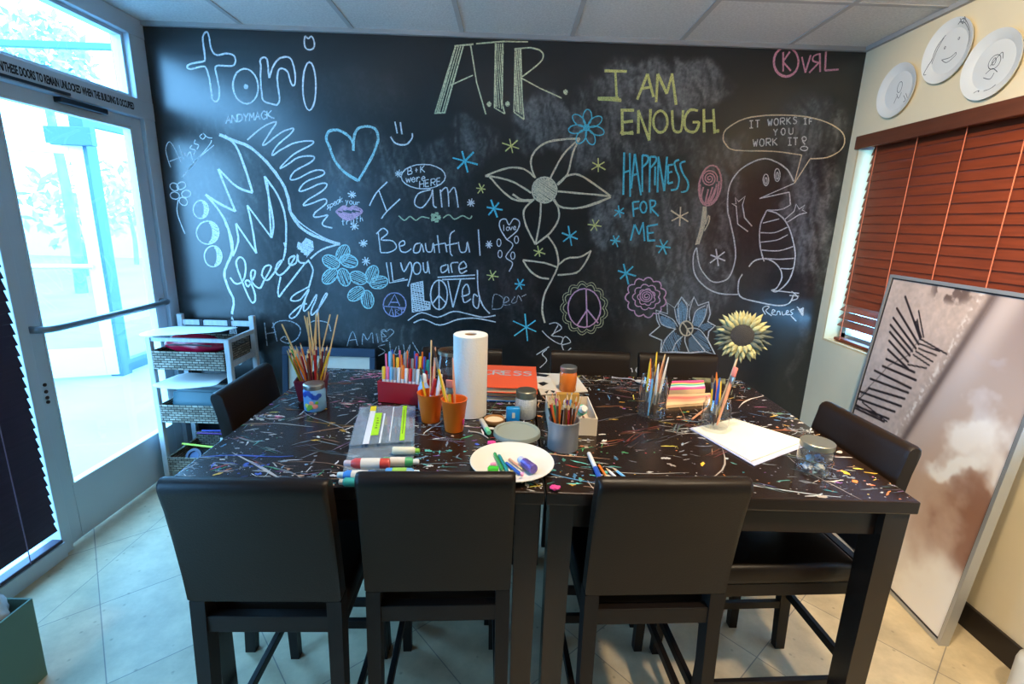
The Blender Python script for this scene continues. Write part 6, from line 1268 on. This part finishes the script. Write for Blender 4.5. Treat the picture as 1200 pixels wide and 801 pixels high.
bundle(x, y, zpap + .015, zpap + .104, .032, .031, its, 'the shorter glass jar', 'brushes in the shorter glass jar', 14, [(sb0, sb1, .0045)])
# sunflower in the shorter jar
sf = thing('sunflower', 'faded yellow sunflower with a dark centre on a pale stem in the shorter jar', 'flower', (fc.x, fc.y, fc.z))
zx = ray(870, 393); zx = -zx.normalized(); zx = (zx + Vector((-.05, 0, .12))).normalized(); FM = zx.to_track_quat('Z', 'Y').to_matrix().to_4x4()
sg = MB(); base = Vector((x - .004, y + .008, zpap + .012)) - fc; neck = on(1, y + .012, 861, 428) - fc
sg.tube(smooth_pts([base, neck, neck * .35 + Vector((0, .004, 0)), Vector((0, .004, 0))], 5), .0036, 8); sg.build('stem', mat('pale_stem', (196, 176, 140), rough=.7), sf, smooth=60)
rs = random.Random(2); olive = mat('faded_petal', (166, 160, 112), rough=.8, var=.3, vscale=60); grey_p = mat('grey_petal', (74, 80, 70), rough=.8, var=.3, vscale=60)
for ring, (n, r0, r1, tilt) in enumerate(((26, .030, .084, .08), (26, .029, .076, .22), (20, .028, .062, .4))):
    for k in range(n):
        a = 2 * PI * (k + .5 * ring) / n + rs.uniform(-.06, .06); L = (r1 - r0) * rs.uniform(.85, 1.12); wd = .0078 * rs.uniform(.85, 1.2); g = MB(); vs = []; fs = []
        for j in range(6):
            tt = j / 5; w_ = wd * (math.sin(PI * (.18 + .82 * tt)) ** .8) if j < 5 else .0004
            zz = math.sin(tilt) * L * tt + .004 * math.sin(PI * tt) + .0015 * ring; rr = r0 + L * tt
            for s, dz in ((-1, -.0016), (0, .0), (1, -.0016)): vs.append((rr, s * w_, zz + dz))
        for j in range(5): fs += [[3 * j, 3 * j + 3, 3 * j + 4, 3 * j + 1], [3 * j + 1, 3 * j + 4, 3 * j + 5, 3 * j + 2]]
        g.add(vs, fs, FM @ Matrix.Rotation(a, 4, 'Z')); w3 = FM.to_3x3() @ Vector((math.cos(a), math.sin(a), 0)); hor = abs(w3.x) > .62 and not (w3.z > .35)
        o = g.build('petal', grey_p if hor and rs.random() < .8 else olive, sf, smooth=60); md = o.modifiers.new('thickness', 'SOLIDIFY'); md.thickness = .0008
g = MB(); g.lathe([(.036, -.003), (.0375, .002), (.036, .007), (.024, .010), (.001, .011)], seg=32, M=FM)
for k in range(120):
    a = k * 2.39996; rr = .0345 * math.sqrt((k + .5) / 120); g.lathe([(.0022, 0), (.0016, .003), (.0003, .004)], seg=5, M=FM @ Matrix.Translation((rr * math.cos(a), rr * math.sin(a), .0085 - .003 * (rr / .036) ** 2)))
g.build('seed_head', mat('seed_black', (38, 34, 32), rough=.7, var=.4, vscale=120), sf, smooth=50)
# 17 striped notebooks
def notebook(pts, z, th, cols, label, seed, ends=None):
    P = [Vector(on(2, z, *p)[:2]) for p in pts]; t = thing('notebook', label, 'notebook', (0, 0, 0), 0, 'striped notebooks')
    f = lambda u, v: (P[0] * (1 - u) + P[1] * u) * (1 - v) + (P[3] * (1 - u) + P[2] * u) * v
    g = MB(); B4 = [(*f(u, v), zz) for zz in (z, z + th) for u, v in ((0, 0), (1, 0), (1, 1), (0, 1))]
    g.add(B4, [[3, 2, 1, 0], [4, 5, 6, 7]] + [[i, (i + 1) % 4, 4 + (i + 1) % 4, 4 + i] for i in range(4)]); g.build('pages', mat('notebook_pages', (232, 196, 150), rough=.8), t)
    g = MB(); n = len(cols); N = 16
    for k in range(n):
        vs = []; 
        for j in range(N + 1):
            u = j / N; wv = lambda e: max(0, min(1, e / n + (0 if e in (0, n) else .045 * math.sin(u * 7 + seed)))); vs += [(*f(u, wv(k)), z + th + .0005), (*f(u, wv(k + 1)), z + th + .0005)]
        g.add(vs, [[2 * j, 2 * j + 2, 2 * j + 3, 2 * j + 1] for j in range(N)], m=k)
    g.build('striped_cover', [cmat('stripe_%d_%d_%d' % c_, c_, rough=.5) for c_ in cols], t); return t
notebook([(780, 478), (835, 474), (832, 463), (783, 465)], ZT, .010, [(240, 200, 150), (238, 170, 130), (232, 130, 110), (236, 190, 140)], 'peach striped notebook lying in front of the pink striped one', 1)
notebook([(784, 462), (826, 460), (824, 450), (787, 451)], ZT, .018, [(226, 60, 140), (236, 130, 170), (240, 236, 226), (60, 190, 170), (240, 220, 120), (226, 50, 110), (236, 110, 160)], 'pink striped notebook with a teal wave behind the peach one', 0)
P = [on(2, ZT, *p) for p in ((811, 443.5), (850, 445), (850, 450), (818, 447.5))]; P = [Vector((p.x, min(p.y, TY1 - .004), p.z)) for p in P]; g = MB(); g.add([(p.x, p.y, ZT) for p in P] + [(p.x, p.y, ZT + .006) for p in P], [[3, 2, 1, 0], [4, 5, 6, 7]] + [[i, (i + 1) % 4, 4 + (i + 1) % 4, 4 + i] for i in range(4)])
tag(g.build('paint_palette', mat('speckled_palette', (120, 118, 84), rough=.6, var=.6, vscale=60)), 'speckled olive paint palette at the back edge before the last stool', 'palette')
# 19 papers under the shorter jar
for k, (pts, m, z, th, lab) in enumerate((([(808, 502), (860, 492), (946, 522), (884, 546)], mat('lilac_paper', (176, 180, 206), rough=.6), ZT, .002, 'lilac sheets under the white papers at the table end'), ([(812, 503), (860, 491), (943, 517), (880, 541)], mat('cream_paper', (232, 224, 204), rough=.7), ZT + .0022, .0034, 'stack of white drawing papers under the shorter glass jar'))):
    P = [on(2, z, *p) for p in pts]; g = MB(); g.add([(p.x, p.y, z) for p in P] + [(p.x, p.y, z + th) for p in P], [[3, 2, 1, 0], [4, 5, 6, 7]] + [[i, (i + 1) % 4, 4 + (i + 1) % 4, 4 + i] for i in range(4)]); tag(g.build('drawing_paper', m), lab, 'paper', 'papers at the table end')
# 20 lidded glass jar with crumpled paper
x, y = T_(963, 563); r = .0435; y += r; t = thing('glass_jar', 'lidded glass jar of crumpled white paper near the table corner', 'jar', (x, y, ZT)); h = .092
g = MB(); g.lathe([(.001, .003), (r * .92, .002), (r, .008), (r, h - .022), (r * .93, h - .014), (r * .93, h - .004), (r * .9, h - .004), (r * .9, h - .014), (r * .96, h - .024), (r * .96, .010), (.001, .006)], seg=36, caps=False); g.build('jar_body', jarglass, t, smooth=45)
g = MB(); g.lathe([(r * .95, h - .016), (r * .985, h - .014), (r * .985, h - .001), (r * .95, h + .0005), (.001, h + .0005)], seg=36, caps=False); g.build('lid', mat('dull_lid', (150, 148, 134), rough=.35, metal=.8), t, smooth=35)
for k, (dx, dy, dz, col, lab) in enumerate(((-.017, 0, .022, (216, 216, 220), 'lower white paper wad inside the lidded glass jar'), (.015, .006, .044, (170, 180, 215), 'lilac paper wad inside the lidded glass jar'), (.012, -.008, .024, (226, 222, 210), 'cream paper wad inside the lidded glass jar'), (-.014, -.002, .048, (206, 208, 214), 'upper white paper wad inside the lidded glass jar'))):
    o = crumple('paper_wad', (0, 0, 0), .0105, .5, cmat('wad_%d' % k, col, rough=.8), None, k + 7, (1, 1, .8)); o.location = (x + dx, y + dy, ZT + dz - .004); tag(o, lab, 'paper', 'paper wads in the lidded jar')
# 21 loose pens
lying('marker', 'blue', 690, 531, 703, 560, 'blue pen lying behind the right front stool, cap towards us', 'pen', None, 'loose pens behind the right front stool', .0068)
lying('colored_pencil', 'orange', 702, 545, 713, 562, 'orange pencil lying next to the blue pen', 'pencil', None, 'loose pens behind the right front stool')
lying('pencil', 'white', 710, 548, 725, 562, 'white pencil lying beside the orange pencil', 'pencil', None, 'loose pens behind the right front stool')
lying('pencil', 'light blue', 718, 548, 735, 561, 'pale blue pencil lying outermost of the loose pens', 'pencil', None, 'loose pens behind the right front stool')
lying('colored_pencil', 'peach', 811, 491, 829, 477, 'plain wooden pencil lying left of the shorter glass jar', 'pencil')
p0, p1, p2 = on(2, ZT + .0015, 549, 505), on(2, ZT + .0015, 562, 507), on(2, ZT + .0015, 572, 513)
tag(MB().tube(smooth_pts([p0, p1, p2], 6), .0014, 6).build('string', mat('cotton_string', (214, 200, 180), rough=.9), smooth=60), 'short white string curling from the orange cup to the glue stick', 'string')

# ------------------------------------------------------------------ what stands outside the glass door
wf = mat('white_aluminium', (214, 220, 224), rough=.4, metal=.2); bluef = mat('blue_grey_aluminium', (62, 92, 114), rough=.5, metal=.1)
A0 = Vector((-3.78, 4.62, 0)); dr = Vector((-.90, -.34, 0)).normalized()
D2 = struct(bpy.data.objects.new('door_2', None)); C.objects.link(D2); D2.location = A0; D2.rotation_euler = (0, 0, math.atan2(dr.y, dr.x))
g = MB()
for lo, hi in (((.0, -.022, .0), (.10, .022, 2.1)), ((.82, -.022, 0), (.92, .022, 2.1)), ((.10, -.022, 0), (.82, .022, .27)), ((.10, -.022, 2.02), (.82, .022, 2.1))): g.b2(lo, hi, bev=.003)
g.build('door_panel', wf, D2); MB().b2((.10, -.004, .27), (.82, .004, 2.02)).build('pane', glassmat('far_glass', tint=(.86, .95, .98), haze=.03, hazecol=(.6, .75, .85)), D2)
g = MB(); g.tube([(.06, .06, 1.05), (.85, .06, 1.05)], .022, 8); g.build('push_bar', wf, D2, smooth=50)
P0 = MB(); P0.b2((-3.86, 4.60, -.02), (-3.74, 4.72, 2.36), bev=.004); struct(P0.build('trim_5', bluef))
g = MB(); g.b2((-4.02, 4.52, 2.09), (-3.62, 4.58, 2.24), bev=.004); struct(g.build('trim_6', bluef))
W4 = struct(bpy.data.objects.new('window_4', None)); C.objects.link(W4)
g = MB()
for lo, hi in (((-3.87, 4.72, -.02), (-3.80, 7.4, .10)), ((-3.87, 4.72, 2.28), (-3.80, 7.4, 2.36)), ((-3.87, 7.3, .1), (-3.80, 7.4, 2.28)), ((-3.87, 6.0, .1), (-3.80, 6.06, 2.28))): g.b2(lo, hi, bev=.003)
g.build('window_frame', bluef, W4); MB().b2((-3.84, 4.72, .1), (-3.83, 7.3, 2.28)).build('pane', MATS['far_glass'], W4)
struct(MB().b2((-7.5, 5.0, 2.98), (-3.62, 5.05, 3.035), bev=.004).build('trim_7', mat('steel_blue_beam', (70, 116, 150), rough=.5)))
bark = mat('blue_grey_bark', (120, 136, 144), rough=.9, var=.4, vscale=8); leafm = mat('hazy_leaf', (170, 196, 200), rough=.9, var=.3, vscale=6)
def tree(name, label, x, y, hgt, tr, cr, seed, n=200):
    t = thing(name, label, 'tree', (x, y, -.02)); rs = random.Random(seed)
    g = MB(); g.tube(smooth_pts([(0, 0, 0), (.05, 0, hgt * .4), (-.05, .05, hgt * .8), (0, 0, hgt)], 5), [tr * (1.15 - .04 * k) for k in range(16)], 10); g.build('trunk', bark, t, smooth=60)
    g = MB()
    for k in range(n):
        d = Vector((rs.gauss(0, 1), rs.gauss(0, 1), rs.gauss(0, .9))).normalized() * cr * rs.random() ** .4; c = Vector((0, 0, hgt)) + d
        u = Vector((rs.gauss(0, 1), rs.gauss(0, 1), rs.gauss(0, 1))).normalized(); v = u.orthogonal().normalized(); L, w_ = cr * .16, cr * .06
        g.add([c - u * L, c + v * w_, c + u * L, c - v * w_], [[0, 1, 2, 3]])
    o = g.build('foliage', leafm, t); return t
def rp(px, dist): r = ray(px, 240); return r.x / r.y * dist, dist
x, y = rp(78, 9.5); tree('street_tree', 'hazy blue tree crown seen through the transom pane above the door', x, y, 4.15, .09, .75, 1, 420)
x, y = rp(86, 12); tree('shrub', 'hazy shrub left of the post beyond the glass door', x, y, 1.6, .06, 1.0, 2)
x, y = rp(150, 15); tree('shrub', 'hazy shrub right of the post beyond the glass door', x, y, 1.9, .06, 1.1, 3)
struct(MB().b2((-24, 17, -.02), (-6, 17.4, 1.3)).build('wall_outside', mat('pale_far_wall', (206, 212, 214), rough=.9)))
